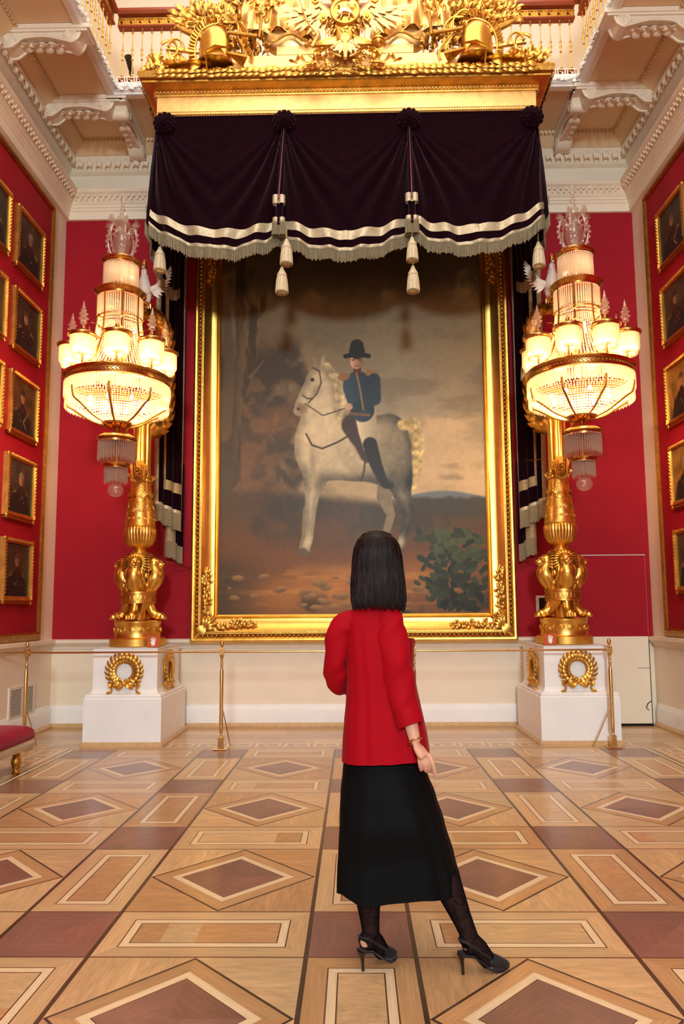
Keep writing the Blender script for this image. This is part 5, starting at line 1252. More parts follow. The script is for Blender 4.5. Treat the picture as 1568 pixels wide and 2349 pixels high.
ZM = [(2.0,2.0),(2.6,2.6),(2.8,2.78),(2.96,2.93),(3.25,3.225),(3.40,3.385),(3.60,3.54),(3.75,3.63),(3.955,3.80),(4.06,3.885),(4.38,4.20),(4.72,4.53),(4.93,4.81),(5.24,5.155),(5.30,5.27),(5.5,5.5),(9,9)]
def zmap(z): return float(np.interp(z, [a for a, b in ZM], [b for a, b in ZM]))
def zm(o, done=None):
    done = set() if done is None else done
    for c in o.children:
        if c.type == 'MESH' and c.data.name not in done:
            done.add(c.data.name)
            for v in c.data.vertices: v.co.z = zmap(v.co.z)
            c.data.update()
        zm(c, done)
def chandelier(label):
    t = thing('chandelier', (0,0,0), label, 'chandelier', 'lit crystal chandeliers')
    def drops(name, m, r, z0, z1, n, w=.009, tip=True, mt=None, parent=None, beads=True, r1=None, skip=False):
        r1 = r if r1 is None else r1
        for k in range(n):
            a = 2*PI*k/n; c = Vector((cos(a), sin(a), 0))
            if skip and sin(a) < -.35: continue
            if beads: m.ell(c*r+Vector((0,0,z0-.01)), (w,w,w), 5, 4)
            zb = z1+(.012 if k % 2 else 0)
            p0, p1 = c*r+Vector((0,0,z0-.022)), c*r1+Vector((0,0,zb+(.02 if tip else 0)))
            m.tube([p0, p0*.5+p1*.5, p1]+([c*r1+Vector((0,0,zb))] if tip else []), [w*.8,w,w*.95]+([.001] if tip else []), 4)
    def swag_net(m, prof, n, w=.0075):
        # strings of beads following a profile of (r, z)
        P = spl(prof, 40); seg = []
        L = 0; last = P[0]; pts = [P[0]]
        for p in P[1:]:
            L += math.hypot(p[0]-last[0], p[1]-last[1])
            if L >= w*2.3: pts.append(p); L = 0
            last = p
        for k in range(n):
            a = 2*PI*k/n
            for (r, z) in pts:
                m.ell((r*cos(a), r*sin(a), z), (w,w,w*1.1), 4, 3)
    # --- top finial of cut glass
    m = MB(); m.lathe([(.004,5.99),(.012,5.93),(.02,5.86),(.012,5.85),(.022,5.83),(.014,5.815),(.03,5.79),(.016,5.765),(.034,5.735),(.02,5.72),(.05,5.70),(.06,5.68),(.04,5.655),(.08,5.64),(.085,5.615),(.05,5.59),(.045,5.53),(.03,5.52)], n=20, fl=lambda k, a: 1+.06*sin(a*8)); m.build('glass_spire', CRYSD, t)
    m = MB(); m.lathe([(.03,5.53),(.04,5.50),(.085,5.46),(.095,5.42),(.08,5.35),(.05,5.30),(.05,5.28)], n=32, fl=lambda k, a: 1+.05*abs(sin(a*8))); m.build('glass_urn', CRYSD, t)
    m = MB()
    for k in range(6):
        a = 2*PI*k/6; c = Vector((cos(a), sin(a), 0)); z = Vector((0,0,1))
        pts = spl([(.07,5.29),(.12,5.32),(.15,5.40),(.155,5.48),(.13,5.56),(.09,5.57),(.07,5.53),(.085,5.50),(.10,5.52)], 26)
        m.tube([c*p[0]+z*p[1] for p in pts], .013, 6)
        for j in range(2, 16, 2): m.ell(c*(pts[j][0]+.018)+z*pts[j][1], (.014,.014,.014), 5, 4)
        for j in range(3): m.leaf(c*.10+z*(5.60), c*(.3+.3*j)+z*(1-.3*j), c, .09, .03, .4)
    m.build('glass_scroll', CRYSD, t)
    def ring(z0, z1, r, name='ring_band', flare=.02):
        m = MB(); m.lathe([(r-.05,z0-.0),(r,z0),(r+.003,z0+.008),(r-.004,z0+.015),(r+flare*.3,(z0+z1)/2),(r+flare,z1-.014),(r+flare+.006,z1-.006),(r+flare,z1),(r-.02,z1+.004),(r-.05,z1)], n=56, cap=False); return m.build(name, BRONZE, t)
    ring(5.225, 5.262, .175); ring(4.90, 4.955, .235, flare=.03)
    m = MB(); m.lathe([(.0,5.285),(.06,5.28),(.10,5.265),(.195,5.26),(.195,5.25),(.0,5.25)], n=40); m.lathe([(.10,5.02),(.15,4.985),(.26,4.955),(.26,4.945),(.1,4.945)], n=40); m.build('tier_plate', BRONZE, t)
    m = MB(); drops('', m, .178, 5.23, 4.985, 52, .0088); drops('', m, .160, 5.22, 5.0, 44, .0088, mt=CRYSD); m.build('crystal_fringe', CRYS, t)['kind'] = 'stuff'
    m = MB(); drops('', m, .232, 4.90, 4.72, 60, .0095); m.build('crystal_fringe', CRYS, t)['kind'] = 'stuff'
    m = MB(); m.lathe([(.226,4.72),(.236,4.722),(.236,4.728),(.226,4.73)], n=48, cap=False); 
    for k in range(8):
        a = 2*PI*(k+.5)/8; m.tube([(.235*cos(a),.235*sin(a),4.90),(.232*cos(a),.232*sin(a),4.70),(.26*cos(a),.26*sin(a),4.45),(.36*cos(a),.36*sin(a),4.2),(.48*cos(a),.48*sin(a),4.06)], [.012,.011,.012,.013,.014], 6)
        for j in range(3): m.leaf((.25*cos(a),.25*sin(a),4.66-.12*j), (cos(a),sin(a),.5), (cos(a),sin(a),0), .08,.02,.3)
    m.build('rib_bars', BRONZE, t)
    m = MB(); swag_net(m, [(.222,4.73),(.235,4.6),(.27,4.42),(.33,4.26),(.42,4.12),(.50,4.06)], 72, .0085); m.build('bead_curtain', CRYS, t)['kind'] = 'stuff'
    m = MB(); m.lathe([(.018,5.2),(.018,3.0)], n=10); m.lathe([(.05,4.6),(.06,4.5),(.05,4.4)], n=12); m.build('stem', BRONZE, t)
    # --- eight lamp turrets standing on the ring
    tur = None
    for k in range(8):
        a = 2*PI*(k+.35)/8; px, py = .475*cos(a), .475*sin(a)
        if tur is None:
            g = MB(); g.lathe([(.148,4.385),(.15,4.392),(.146,4.402),(.12,4.415),(.07,4.43),(.04,4.45),(.022,4.47),(.018,4.49),(.01,4.50)], (px,py,0), 32); cap = g.build('lamp_canopy', BRONZE, t)
            g = MB(); g.lathe([(.135,4.372),(.137,4.38),(.146,4.39),(.12,4.39),(.12,4.372)], (px,py,0), 32, cap=False); g.build('rim', BRONZE, cap)
            g = MB(); g.lathe([(.004,4.75),(.012,4.71),(.018,4.69),(.008,4.68),(.03,4.665),(.016,4.65),(.045,4.625),(.022,4.605),(.05,4.575),(.025,4.555),(.034,4.53),(.012,4.505)], (px,py,0), 14, fl=lambda k, a: 1+.12*sin(a*5)); g.build('glass_finial', CRYSD, cap)
            g = MB()
            for j in range(34):
                b = 2*PI*j/34
                for rr_, zt, zb in ((.118,4.372,4.20),(.098,4.37,4.15)):
                    q = Vector((px+rr_*cos(b), py+rr_*sin(b), 0)); g.tube([q+Vector((0,0,zt)), q+Vector((0,0,zb+.02)), q+Vector((0,0,zb))], [.0085,.009,.001], 4)
            f = g.build('crystal_fringe', CRYS, cap); f['kind'] = 'stuff'
            g = MB()
            for (dx, dy) in ((0,0),(.035,.02),(-.03,.03)): g.ell((px+dx,py+dy,4.235),(.013,.013,.034),8,6)
            g.build('bulb', BULB, cap); tur = (cap, a)
            g = MB(); g.lathe([(.05,4.07),(.03,4.08),(.012,4.10),(.012,4.19),(.05,4.20),(.06,4.21),(.02,4.215)], (px,py,0), 12); g.build('candle_cup', BRONZE, cap)
        else:
            c = copy_tree(tur[0], t); c.rotation_euler = (0,0,a-tur[1])
    # --- main ring
    m = MB(); m.lathe([(.46,3.955),(.525,3.955),(.532,3.965),(.522,3.975),(.528,4.0),(.528,4.03),(.540,4.04),(.552,4.05),(.556,4.062),(.545,4.072),(.46,4.072)], n=96, cap=False)
    m.lathe([(.525,3.945),(.545,3.95),(.54,3.962),(.52,3.966)], n=96, cap=False); o = m.build('main_ring', BRONZE, t)
    m = MB()
    for k in range(84):
        a = 2*PI*k/84; c = Vector((cos(a), sin(a), 0)); g = Vector((-sin(a), cos(a), 0)); m.tube([c*.531+g*(.016*cos(j))+Vector((0,0,4.005+.016*sin(j))) for j in range(0, 6)], .0045, 4)
        m.ell(c*.532+g*.02+Vector((0,0,4.005)), (.006,.006,.006), 5, 4)
    m.build('guilloche_relief', GOLDD, o)
    m = MB(); drops('', m, .535, 3.955, 3.765, 128, .0105); drops('', m, .515, 3.95, 3.79, 100, .009); m.build('crystal_fringe', CRYS, t)['kind'] = 'stuff'
    m = MB(); drops('', m, .525, 3.75, 3.59, 120, .0095, skip=True); m.build('crystal_fringe', CRYS, t)['kind'] = 'stuff'
    m = MB(); swag_net(m, [(.525,3.76),(.50,3.69),(.45,3.635),(.36,3.56),(.25,3.48),(.14,3.425),(.08,3.405)], 120, .0108); m.build('bead_basket', CRYS, t)['kind'] = 'stuff'
    m = MB()
    for k in range(8):
        a = 2*PI*(k+.2)/8; m.tube([(r*cos(a), r*sin(a), z-.012) for r, z in spl([(.54,3.84),(.52,3.69),(.465,3.63),(.37,3.55),(.26,3.465),(.08,3.39)], 16)], [.013]*12+[.012,.011,.010,.009], 6)
    m.build('basket_ribs', GOLDD, t)
    m = MB(); m.lathe([(.03,3.36),(.05,3.37),(.10,3.39),(.15,3.425),(.155,3.44),(.12,3.43),(.04,3.42)], n=40); m.lathe([(.02,3.375),(.035,3.36),(.022,3.345),(.03,3.33),(.05,3.32)], n=20)
    for k in range(16):
        a = 2*PI*k/16; m.leaf((.05*cos(a),.05*sin(a),3.37), (cos(a),sin(a),.45), (0,0,-1), .11, .022, .1)
    m.build('basket_boss', BRONZE, t)
    # --- pendant below
    m = MB(); m.lathe([(.03,3.345),(.05,3.335),(.10,3.315),(.16,3.30),(.20,3.275),(.205,3.262),(.19,3.25),(.165,3.245),(.16,3.255),(.0,3.27)], n=56); m.lathe([(.175,3.215),(.185,3.22),(.185,3.24),(.175,3.245)], n=48, cap=False); m.build('pendant_canopy', BRONZE, t)
    m = MB(); drops('', m, .185, 3.235, 3.02, 50, .0095); drops('', m, .16, 3.235, 3.05, 40, .009); m.build('crystal_fringe', CRYSD, t)['kind'] = 'stuff'
    m = MB(); m.lathe([(.09,3.005),(.135,3.005),(.142,2.995),(.135,2.98),(.11,2.975),(.115,2.955),(.10,2.955)], n=48, cap=False); m.lathe([(.02,3.25),(.02,2.8)], n=8); m.build('pendant_ring', BRONZE, t)
    m = MB(); drops('', m, .112, 2.965, 2.775, 34, .009); drops('', m, .09, 2.96, 2.80, 26, .009); m.build('crystal_fringe', CRYSD, t)['kind'] = 'stuff'
    m = MB(); m.ell((0,0,2.705), (.082,.082,.08), 24, 16); m.build('glass_ball', CRYSD, t)
    for k in range(8):
        a = 2*PI*k/8; m = MB(); m.ell((.30*cos(a), .30*sin(a), 3.74), (.02,.02,.04), 8, 6); m.build('bulb', BULB, t)
    for k in range(4):
        a = 2*PI*k/4+.4; m = MB(); m.ell((.1*cos(a), .1*sin(a), 4.55), (.015,.015,.035), 8, 6); m.build('bulb', BULB, t)
    zm(t)
    return t
tL = torchere('tall gilded torchere with four lion heads standing on the left white pedestal', 1); tR = torchere('x', -1); tL.location = (XA, 8.33, 0); tR.location = (XB, 8.33, 0)
tR['label'] = 'tall gilded torchere with four lion heads standing on the right white pedestal'
eL = eagle('white crowned eagle with raised wings perched on the gilt arm behind the left chandelier'); eR = copy_tree(eL); 
for e_, x_ in ((eL, XA+.02), (eR, XB-.02)):
    e_.scale = (.78,.78,.74); e_.location = (x_, 8.33-.12, 5.07-5.24*.74)
eR['label'] = 'white crowned eagle with raised wings perched on the gilt arm behind the right chandelier'
kL = chandelier('lit crystal chandelier hanging in front of the left torchere'); kR = copy_tree(kL); kL.location = (XA+.01, 7.40, 0); kR.location = (XB+.0, 7.40, 0.02)
kR['label'] = 'lit crystal chandelier hanging in front of the right torchere'
for nm, c in (('left', kL.location), ('right', kR.location)):
    for k in range(8):
        a = 2*PI*(k+.35)/8; lamp('POINT', 'chandelier_bulb', (c.x+.475*cos(a), c.y+.475*sin(a), 4.08), L_CH, (1,.72,.42), .035)
    for k in range(3):
        a = 2*PI*k/3+.5; lamp('POINT', 'chandelier_bulb', (c.x+.2*cos(a), c.y+.2*sin(a), 3.62), L_CH*1.6, (1,.72,.42), .04)
    lamp('POINT', 'chandelier_bulb', (c.x, c.y-.07, 4.45), L_CH*.35, (1,.72,.42), .03)
    lamp('POINT', 'chandelier_bulb', (c.x+.05, c.y-.05, 5.02), L_CH*.08, (1,.76,.5), .02)

# ---------------------------------------------------------------- do-not-touch cards
def card(x, y, rz, label):
    t = thing('warning_card', (x, y, 1.04), label, 'sign', 'orange do not touch cards')
    Rm = Matrix.Rotation(rz, 3, 'Z'); A = Rm@Vector((1,0,0)); B = Rm@Vector((0,1,0)); o = Vector((x, y, 1.042))
    m = MB(); m.prism([(-.066,0),(.066,0),(.072,.125),(-.072,.125)], o, A, (0,0,1), B, .006); m.prism([(-.066,0),(.066,0),(.066,.006),(-.066,.006)], o, A, (0,0,1), B, .06); m.build('panel', ORANGE, t, smooth=False)
    m = MB(); q = lambda x_, z_: o+A*x_+Vector((0,0,z_))-B*.001
    for k, (a, L) in enumerate(((-.20,.036),(-.05,.042),(.1,.040),(.26,.032))):
        b = (-.016+.011*k, .066); m.tube([q(*b), q(b[0]+sin(a)*L, b[1]+cos(a)*L)], [.0052,.0045], 6, flat=.3)
    m.tube([q(-.016,.04), q(-.036,.062)], [.0065,.0048], 6, flat=.3)
    m.prism([(-.02,.068),(-.024,.04),(-.012,.022),(.012,.022),(.022,.045),(.02,.07)], o-B*.0025, A, (0,0,1), B, .003)
    for s in (-1,1): m.tube([q(.012*s-.002,.022),q(.012*s-.002,.010)], .002, 4)
    m.build('hand_symbol', WHITE, t)
card(XA+.28, 7.97, R(-4), 'orange card with white hand symbol on the left pedestal'); card(XB-.255, 7.97, R(6), 'orange card with white hand symbol on the right pedestal')
# ---------------------------------------------------------------- rope-less brass barrier
def post_proto():
    t = thing('barrier_post', (0,0,0), 'x', 'barrier', 'brass barrier posts')
    m = MB(); m.bbox((-.07,-.07,0),(.07,.07,.012),.004); m.bbox((-.028,-.028,.01),(.028,.028,.13),.004); m.build('foot', BRASS, t, ang=25)
    m = MB(); m.lathe([(.02,.13),(.012,.145),(.014,.17),(.02,.19),(.021,.35),(.020,.36),(.020,.80),(.015,.82),(.014,.86),(.017,.875),(.014,.885),(.013,.93),(.018,.95),(.022,.965)], n=16); m.build('shaft', BRASS, t)
    m = MB(); m.bbox((-.025,-.025,.965),(.025,.025,1.04),.006); m.build('cap_block', BRASS, t, ang=25)
    m = MB(); m.lathe([(.012,1.04),(.008,1.05),(.018,1.065),(.022,1.085),(.019,1.105),(.008,1.122),(.002,1.125)], n=16); m.build('finial', BRASS, t)
    return t
pp = post_proto(); YP = 7.69
for k, (x, lb) in enumerate(((-1.405, 'brass barrier post standing between the left pedestal and the woman'), (-3.48, 'brass barrier post at far left in front of the vent grille'), (.62, 'brass barrier post mostly hidden behind the woman in red'), (2.665, 'brass barrier post standing in front of the right pedestal'))):
    c = pp if k == 0 else copy_tree(pp); c.location = (x, YP, 0); c['label'] = lb
    if k in (0, 3):
        m = MB(); d = 1 if k == 0 else -1
        ORG[c.name] = Vector((x, YP, 0))
        if k == 0: m.tube([(x+.01, YP+.01, .42), (x+.07, YP+.16, .01)], .006, 8)
        else: m.tube([(x-.01, YP, .42), (x-.20, YP+.02, .01)], .006, 8)
        m.build('brace', BRASS, c)
for x0, x1, lb in ((-3.48,-1.405,'horizontal brass rail in front of the left pedestal'),(-1.405,.62,'horizontal brass rail in front of the painting left half'),(.62,2.665,'horizontal brass rail in front of the right pedestal')):
    m = MB(); m.tube([(x0+.02, YP, 1.005), (x1-.02, YP, 1.005)], .0105, 12); tag(m.build('barrier_rail', BRASS), lb, 'rail', 'brass barrier rails')
m = MB(); m.tube([(-3.48, YP-.02, 1.005), (-3.80, YP-.04, 1.0)], .0105, 12); tag(m.build('barrier_rail', BRASS), 'short brass rail end running to the left wall', 'rail', 'brass barrier rails')
# ---------------------------------------------------------------- bench
def bench():
    t = thing('bench', (-3.35, 5.9, 0), 'crimson velvet bench with silvered frame and gilt turned legs at the left wall', 'bench')
    x0, x1, y0, y1 = -3.62, -2.965, 4.95, 6.78
    m = MB()
    def sq(i, z): return [(x0+i,y0+i,z),(x1-i,y0+i,z),(x1-i,y1-i,z),(x0+i,y1-i,z)]
    def rsq(i, z, r):
        P = []
        for cx, cy, a0 in ((x1-i-r,y0+i+r,-PI/2),(x1-i-r,y1-i-r,0),(x0+i+r,y1-i-r,PI/2),(x0+i+r,y0+i+r,PI)):
            for k in range(6): a = a0+PI/2*k/5; P.append((cx+r*cos(a), cy+r*sin(a), z))
        return P
    m.loft([rsq(.015,.268,.03),rsq(-.005,.285,.04),rsq(-.012,.32,.05),rsq(-.004,.36,.06),rsq(.03,.392,.07),rsq(.10,.408,.09),rsq(.2,.413,.1)]); m.build('seat_cushion', REDV, t, ang=60)
    m = MB(); m.loft([sq(.0,.20),sq(-.004,.21),sq(-.004,.25),sq(.006,.262),sq(.01,.27)]); m.build('frame', SGOLD, t, ang=25)
    for x, y in ((x1-.055,y1-.24),(x1-.055,y0+.24),(x0+.055,y1-.24),(x0+.055,y0+.24)):
        m = MB(); m.lathe([(.026,0),(.036,.01),(.038,.022),(.026,.032),(.022,.045),(.034,.055),(.036,.065),(.03,.07),(.045,.10),(.044,.13),(.030,.155),(.034,.165),(.026,.175),(.038,.20),(.036,.21)], (x,y,0), 20); m.build('leg', GOLDD, t)
bench()
# ---------------------------------------------------------------- thermostat and ties
t = thing('wall_panel_display', (2.40, YB, 1.35), 'white framed black display panel on the red wall behind the right torchere', 'panel')
m = MB(); m.bbox((2.275,YB-.04,1.355),(2.55,YB-.012,1.605),.004); m.build('casing', VENTW, t, ang=25)
m = MB(); m.box((2.31,YB-.043,1.385),(2.515,YB-.039,1.575)); m.build('screen', BLACKP, t, smooth=False)
for x0, z0, x1, z1, lb in ((-2.29,2.04,-2.08,1.98,'thin rod tying the left torchere to the wall, low'),(2.16,2.03,2.33,2.07,'thin rod tying the right torchere to the wall, low'),(2.10,3.32,2.30,3.20,'thin rod tying the right torchere to the wall, high')):
    m = MB(); m.tube([(x0, YB-.02 if 'left' not in lb else 8.4, z0), (x1, 8.4 if 'left' not in lb else YB-.02, z1)], .005, 6); tag(m.build('tie_rod', GOLDD), lb, 'rod')
# ================================================================ WOMAN SEEN FROM BEHIND
SKIN = mat('skin', (212,158,132), .5, vary=.04, vs=30, spec=.4)
JACKET = mat('red_wool', (160,2,20), .75, vary=.04, vs=6, bump=.3, bs=500, bd=.001, sheen=.04, spec=.12)
SKIRT = mat('black_satin', (3,4,5), .7, vary=.2, vs=4, bump=.1, bs=300, bd=.001, spec=.12)
SHOE = mat('black_suede', (12,12,14), .7, sheen=.2)
HEELW = mat('black_patent', (30,14,12), .25)
ROSE = mat('rose_gold', (222,150,110), .18, 1)
HAIR, _t, _p = newmat('dark_brown_hair')
_p.inputs['Base Color'].default_value = lin((30,20,18))+(1,); _p.inputs['Roughness'].default_value = .42; _p.inputs['Specular IOR Level'].default_value = .16
_tc = _t.nodes.new('ShaderNodeTexCoord'); _mp = _t.nodes.new('ShaderNodeMapping'); _mp.inputs['Scale'].default_value = (160,160,5); _t.links.new(_tc.outputs['Object'], _mp.inputs[0])
_nz = _t.nodes.new('ShaderNodeTexNoise'); _nz.inputs['Scale'].default_value = 1.5; _nz.inputs['Detail'].default_value = 4; _t.links.new(_mp.outputs[0], _nz.inputs['Vector'])
_cr = _t.nodes.new('ShaderNodeValToRGB'); _cr.color_ramp.elements[0].color = lin((9,6,5))+(1,); _cr.color_ramp.elements[1].color = lin((40,24,20))+(1,); _cr.color_ramp.elements[0].position = .35; _cr.color_ramp.elements[1].position = .72
_t.links.new(_nz.outputs[0], _cr.inputs[0]); _t.links.new(_cr.outputs[0], _p.inputs['Base Color'])
_bp = _t.nodes.new('ShaderNodeBump'); _bp.inputs['Strength'].default_value = .5; _bp.inputs['Distance'].default_value = .003; _t.links.new(_nz.outputs[0], _bp.inputs['Height']); _t.links.new(_bp.outputs[0], _p.inputs['Normal'])
# sheer patterned tights
TIGHT = bpy.data.materials.new('sheer_black_tights'); TIGHT.use_nodes = True; _t = TIGHT.node_tree; _N = _t.nodes; _L = _t.links; _N.clear()
_o = _N.new('ShaderNodeOutputMaterial'); _tr = _N.new('ShaderNodeBsdfTransparent'); _tr.inputs[0].default_value = (.62,.52,.50,1); _d = _N.new('ShaderNodeBsdfDiffuse'); _d.inputs[0].default_value = (.008,.007,.009,1)
_ms = _N.new('ShaderNodeMixShader'); _L.new(_tr.outputs[0], _ms.inputs[1]); _L.new(_d.outputs[0], _ms.inputs[2]); _L.new(_ms.outputs[0], _o.inputs[0])
_tc = _N.new('ShaderNodeTexCoord'); _vo = _N.new('ShaderNodeTexVoronoi'); _vo.feature = 'DISTANCE_TO_EDGE'; _vo.inputs['Scale'].default_value = 34; _L.new(_tc.outputs['Object'], _vo.inputs['Vector'])
_mr1 = _N.new('ShaderNodeMapRange'); _mr1.inputs[1].default_value = .0; _mr1.inputs[2].default_value = .07; _mr1.inputs[3].default_value = .86; _mr1.inputs[4].default_value = .66; _L.new(_vo.outputs[0], _mr1.inputs[0])
_lw = _N.new('ShaderNodeLayerWeight'); _lw.inputs[0].default_value = .35; _mx = _N.new('ShaderNodeMath'); _mx.operation = 'MULTIPLY_ADD'; _mx.inputs[1].default_value = .5; _mx.use_clamp = True
_L.new(_lw.outputs['Facing'], _mx.inputs[0]); _L.new(_mr1.outputs[0], _mx.inputs[2]); _L.new(_mx.outputs[0], _ms.inputs[0])

def interp(tbl, z):      # tbl: rows (z, a, b, c...) descending or ascending
    T = sorted(tbl); 
    if z <= T[0][0]: return T[0][1:]
    for k in range(len(T)-1):
        if z <= T[k+1][0]:
            u = (z-T[k][0])/(T[k+1][0]-T[k][0]); u = u*u*(3-2*u)*.5+u*.5
            return tuple(a*(1-u)+b*u for a, b in zip(T[k][1:], T[k+1][1:]))
    return T[-1][1:]
YW = 3.14
def pp3(x, y, Y): return at(x, y, Y)
def woman():
    t = thing('woman', (.25, 3.05, 0), 'woman with dark bobbed hair, red jacket and black skirt, seen from behind', 'person')
    m = MB()
    # torso, neck, head
    m.tube([(.12,3.16,.86),(.115,3.16,1.0),(.108,3.16,1.12),(.092,3.15,1.28),(.088,3.15,1.37),(.095,3.155,1.43)], [.125,.125,.105,.105,.10,.055], 20, flat=.72)
    m.tube([(.10,3.15,1.42),(.10,3.165,1.54)], [.052,.050], 14)
    hc = Vector((.10,3.165,1.635)); ht = Matrix.Rotation(R(-14), 3, 'X')@Matrix.Rotation(R(-18), 3, 'Z')
    H = lambda x, y, z: hc+Matrix.Rotation(R(-18), 3, 'Z')@Matrix.Rotation(R(12), 3, 'X')@Vector((x, y, z))
    hr = Matrix.Rotation(R(-18), 3, 'Z')@Matrix.Rotation(R(12), 3, 'X')
    m.ell(H(0,-.012,.02), (.076,.094,.098), 20, 14, hr); m.ell(H(0,.035,-.035), (.058,.058,.075), 16, 12, hr); m.ell(H(0,.055,-.095), (.030,.030,.022), 12, 8, hr)
    m.tube([H(0,.09,.015),H(0,.105,-.01),H(0,.112,-.028)], [.009,.011,.014], 8); m.ell(H(0,.10,-.034),(.019,.012,.009),8,6,hr)
    m.ell(H(0,.088,-.062),(.026,.010,.006),10,6,hr); m.ell(H(0,.087,-.072),(.022,.011,.007),10,6,hr)
    for s in (-1,1): m.ell(H(s*.033,.082,.012),(.019,.010,.009),8,6,hr); m.ell(H(s*.078,.0,-.01),(.010,.020,.032),10,8,hr); m.ell(H(s*.036,.078,-.025),(.02,.016,.02),8,6,hr)
    # right arm (lowered, hand away from the hip)
    sh = Vector((.165,3.12,1.365)); el = pp3(916,1565,3.075); wr = pp3(952,1703,3.00)
    m.tube([sh+Vector((-.08,0,.01)), sh, pp3(900,1435,3.11), pp3(908,1500,3.09), el, pp3(937,1640,3.03), wr], [.042,.042,.040,.037,.034,.032,.023], 14)
    # palm and fingers
    W2 = lambda x, y, Y=3.0: pp3(x, y, Y)
    m.tube([wr, W2(958,1716,2.995), W2(966,1727,2.99), W2(973,1737,2.985)], [.022,.031,.037,.034], 16, flat=.52)
    fing = [[(960,1735),(961,1748),(963,1759),(965,1767)], [(968,1739),(972,1753),(975,1764),(977,1770)], [(977,1739),(983,1752),(986,1763),(986,1770)], [(985,1735),(992,1751),(996,1768),(999,1784)]]
    for k, f in enumerate(fing):
        rr_ = [.0100,.0092,.0086,.0072] if k else [.0088,.0080,.0076,.0066]
        yy = [2.99,2.985,2.995,3.01] if k < 3 else [2.985,2.975,2.98,2.99]
        m.tube([W2(971,1728,2.99)]+[W2(a, b, q) for (a, b), q in zip(f, yy)], [.012]+rr_, 10); m.ell(W2(f[-1][0], f[-1][1], yy[-1]), (rr_[-1],)*3, 8, 6)
    m.tube([W2(964,1716,3.01),W2(975,1728,3.035),W2(984,1744,3.045),W2(989,1756,3.04)], [.015,.013,.010,.008], 10)
    # left arm: bent, hand in the front pocket
    s2 = Vector((-.002,3.14,1.37)); e2 = pp3(768,1540,3.16); w2 = Vector((.04,3.34,1.06))
    m.tube([s2+Vector((.08,0,.01)), s2, pp3(775,1440,3.13), pp3(769,1500,3.14), e2, pp3(779,1566,3.24), w2], [.042,.040,.036,.033,.031,.030,.024], 14)
    m.tube([w2, w2+Vector((.05,.01,-.03)), w2+Vector((.09,.0,-.06))], [.024,.034,.030], 12, flat=.5)
    for k in range(4): b = w2+Vector((.09,-.01+.0*k,-.035-.018*k)); m.tube([b, b+Vector((.035,0,-.02)), b+Vector((.055,-.015,-.04))], [.0095,.009,.007], 8)
    m.tube([w2+Vector((.03,0,.0)), w2+Vector((.07,.02,.0)), w2+Vector((.09,.02,-.015))], [.012,.010,.008], 8)
    # legs and feet
    def leg(hip, knee, ank, heel, ball, toe):
        hip, knee, ank, heel, ball, toe = (Vector(v) for v in (hip, knee, ank, heel, ball, toe))
        cf = knee*.66+ank*.34+Vector((0,-.014,0)); lo = knee*.25+ank*.75
        m.tube([hip, hip*.5+knee*.5, knee, cf, lo, ank], [.066,.058,.048,.053,.036,.0285], 18)
        m.tube([ank+Vector((0,0,.02)), ank*.5+heel*.5, heel+Vector((0,0,.005))], [.028,.030,.026], 14)
        mid = heel*.45+ball*.55+Vector((0,0,.025))
        m.tube([heel, ank*.35+mid*.65, mid, ball, toe*.75+ball*.25], [.026,.034,.033,.027,.014], 14)
    A = pp3(851,2150,3.07); A2 = pp3(1078,2152,3.02)
    hL = Vector((.030,3.035,.105)); bL = Vector((.105,3.115,.030)); tL_ = Vector((.152,3.155,.016))
    hR = Vector((.425,3.005,.105)); bR = Vector((.525,3.035,.030)); tR_ = Vector((.590,3.06,.016))
    leg((.06,3.17,.86), pp3(838,1985,3.13), A, hL, bL, tL_)
    leg((.17,3.16,.86), pp3(1004,1975,3.12), A2, hR, bR, tR_)
    body = m.build('body', SKIN, t); remesh(body, .0042, 2)
    # eyes and nails as small details
    m = MB()
    for s in (-1,1): m.ell(H(s*.033,.0885,.012),(.011,.006,.006),10,7,hr)
    m.build('eyes', BLACKP, t)
    # tights: thin shells just off the calves
    for (kn, an, he, ba, to) in ((pp3(838,1985,3.13),A,hL,bL,tL_),(pp3(1004,1975,3.12),A2,hR,bR,tR_)):
        cf = kn*.66+an*.34+Vector((0,-.014,0)); lo = kn*.25+an*.75; m = MB()
        up = kn+(Vector((.12,3.16,.86))-kn)*.22
        m.tube([up, kn, cf, lo, an, an*.5+he*.5, he+Vector((0,0,.0))], [.068,.054,.057,.040,.034,.0365,.0335], 22)
        mid = he*.45+ba*.55+Vector((0,0,.025)); m.tube([he, an*.35+mid*.65, mid, ba], [.0335,.0395,.038,.031], 18)
        o = m.build('tights', TIGHT, t); remesh(o, .005, 2)
    # slingback shoes
    for (he, ba, to, an) in ((hL,bL,tL_,A),(hR,bR,tR_,A2)):
        d = Vector((to.x-he.x, to.y-he.y, 0)).normalized(); s = Vector((d.y,-d.x,0)); sh_ = MB()
        L = (Vector((to.x,to.y,0))-Vector((he.x,he.y,0))).length
        def S(u, w, z): return Vector((he.x,he.y,0))+d*(u*L)+s*w+Vector((0,0,z))
        # toe box
        R_ = []
        for u, hw, zb, zt in ((.50,.040,.028,.062),(.60,.043,.014,.064),(.72,.043,.004,.060),(.85,.037,.001,.050),(.97,.026,.001,.038),(1.07,.012,.002,.026),(1.12,.003,.006,.016)):
            ring_ = []
            for k in range(14):
                a = 2*PI*k/14; ring_.append(S(u, hw*cos(a), (zb+zt)/2+(zt-zb)/2*sin(a)))
            R_.append(ring_)
        sh_.loft(R_); o = sh_.build('shoe', SHOE, t)
        q = MB(); R_ = []
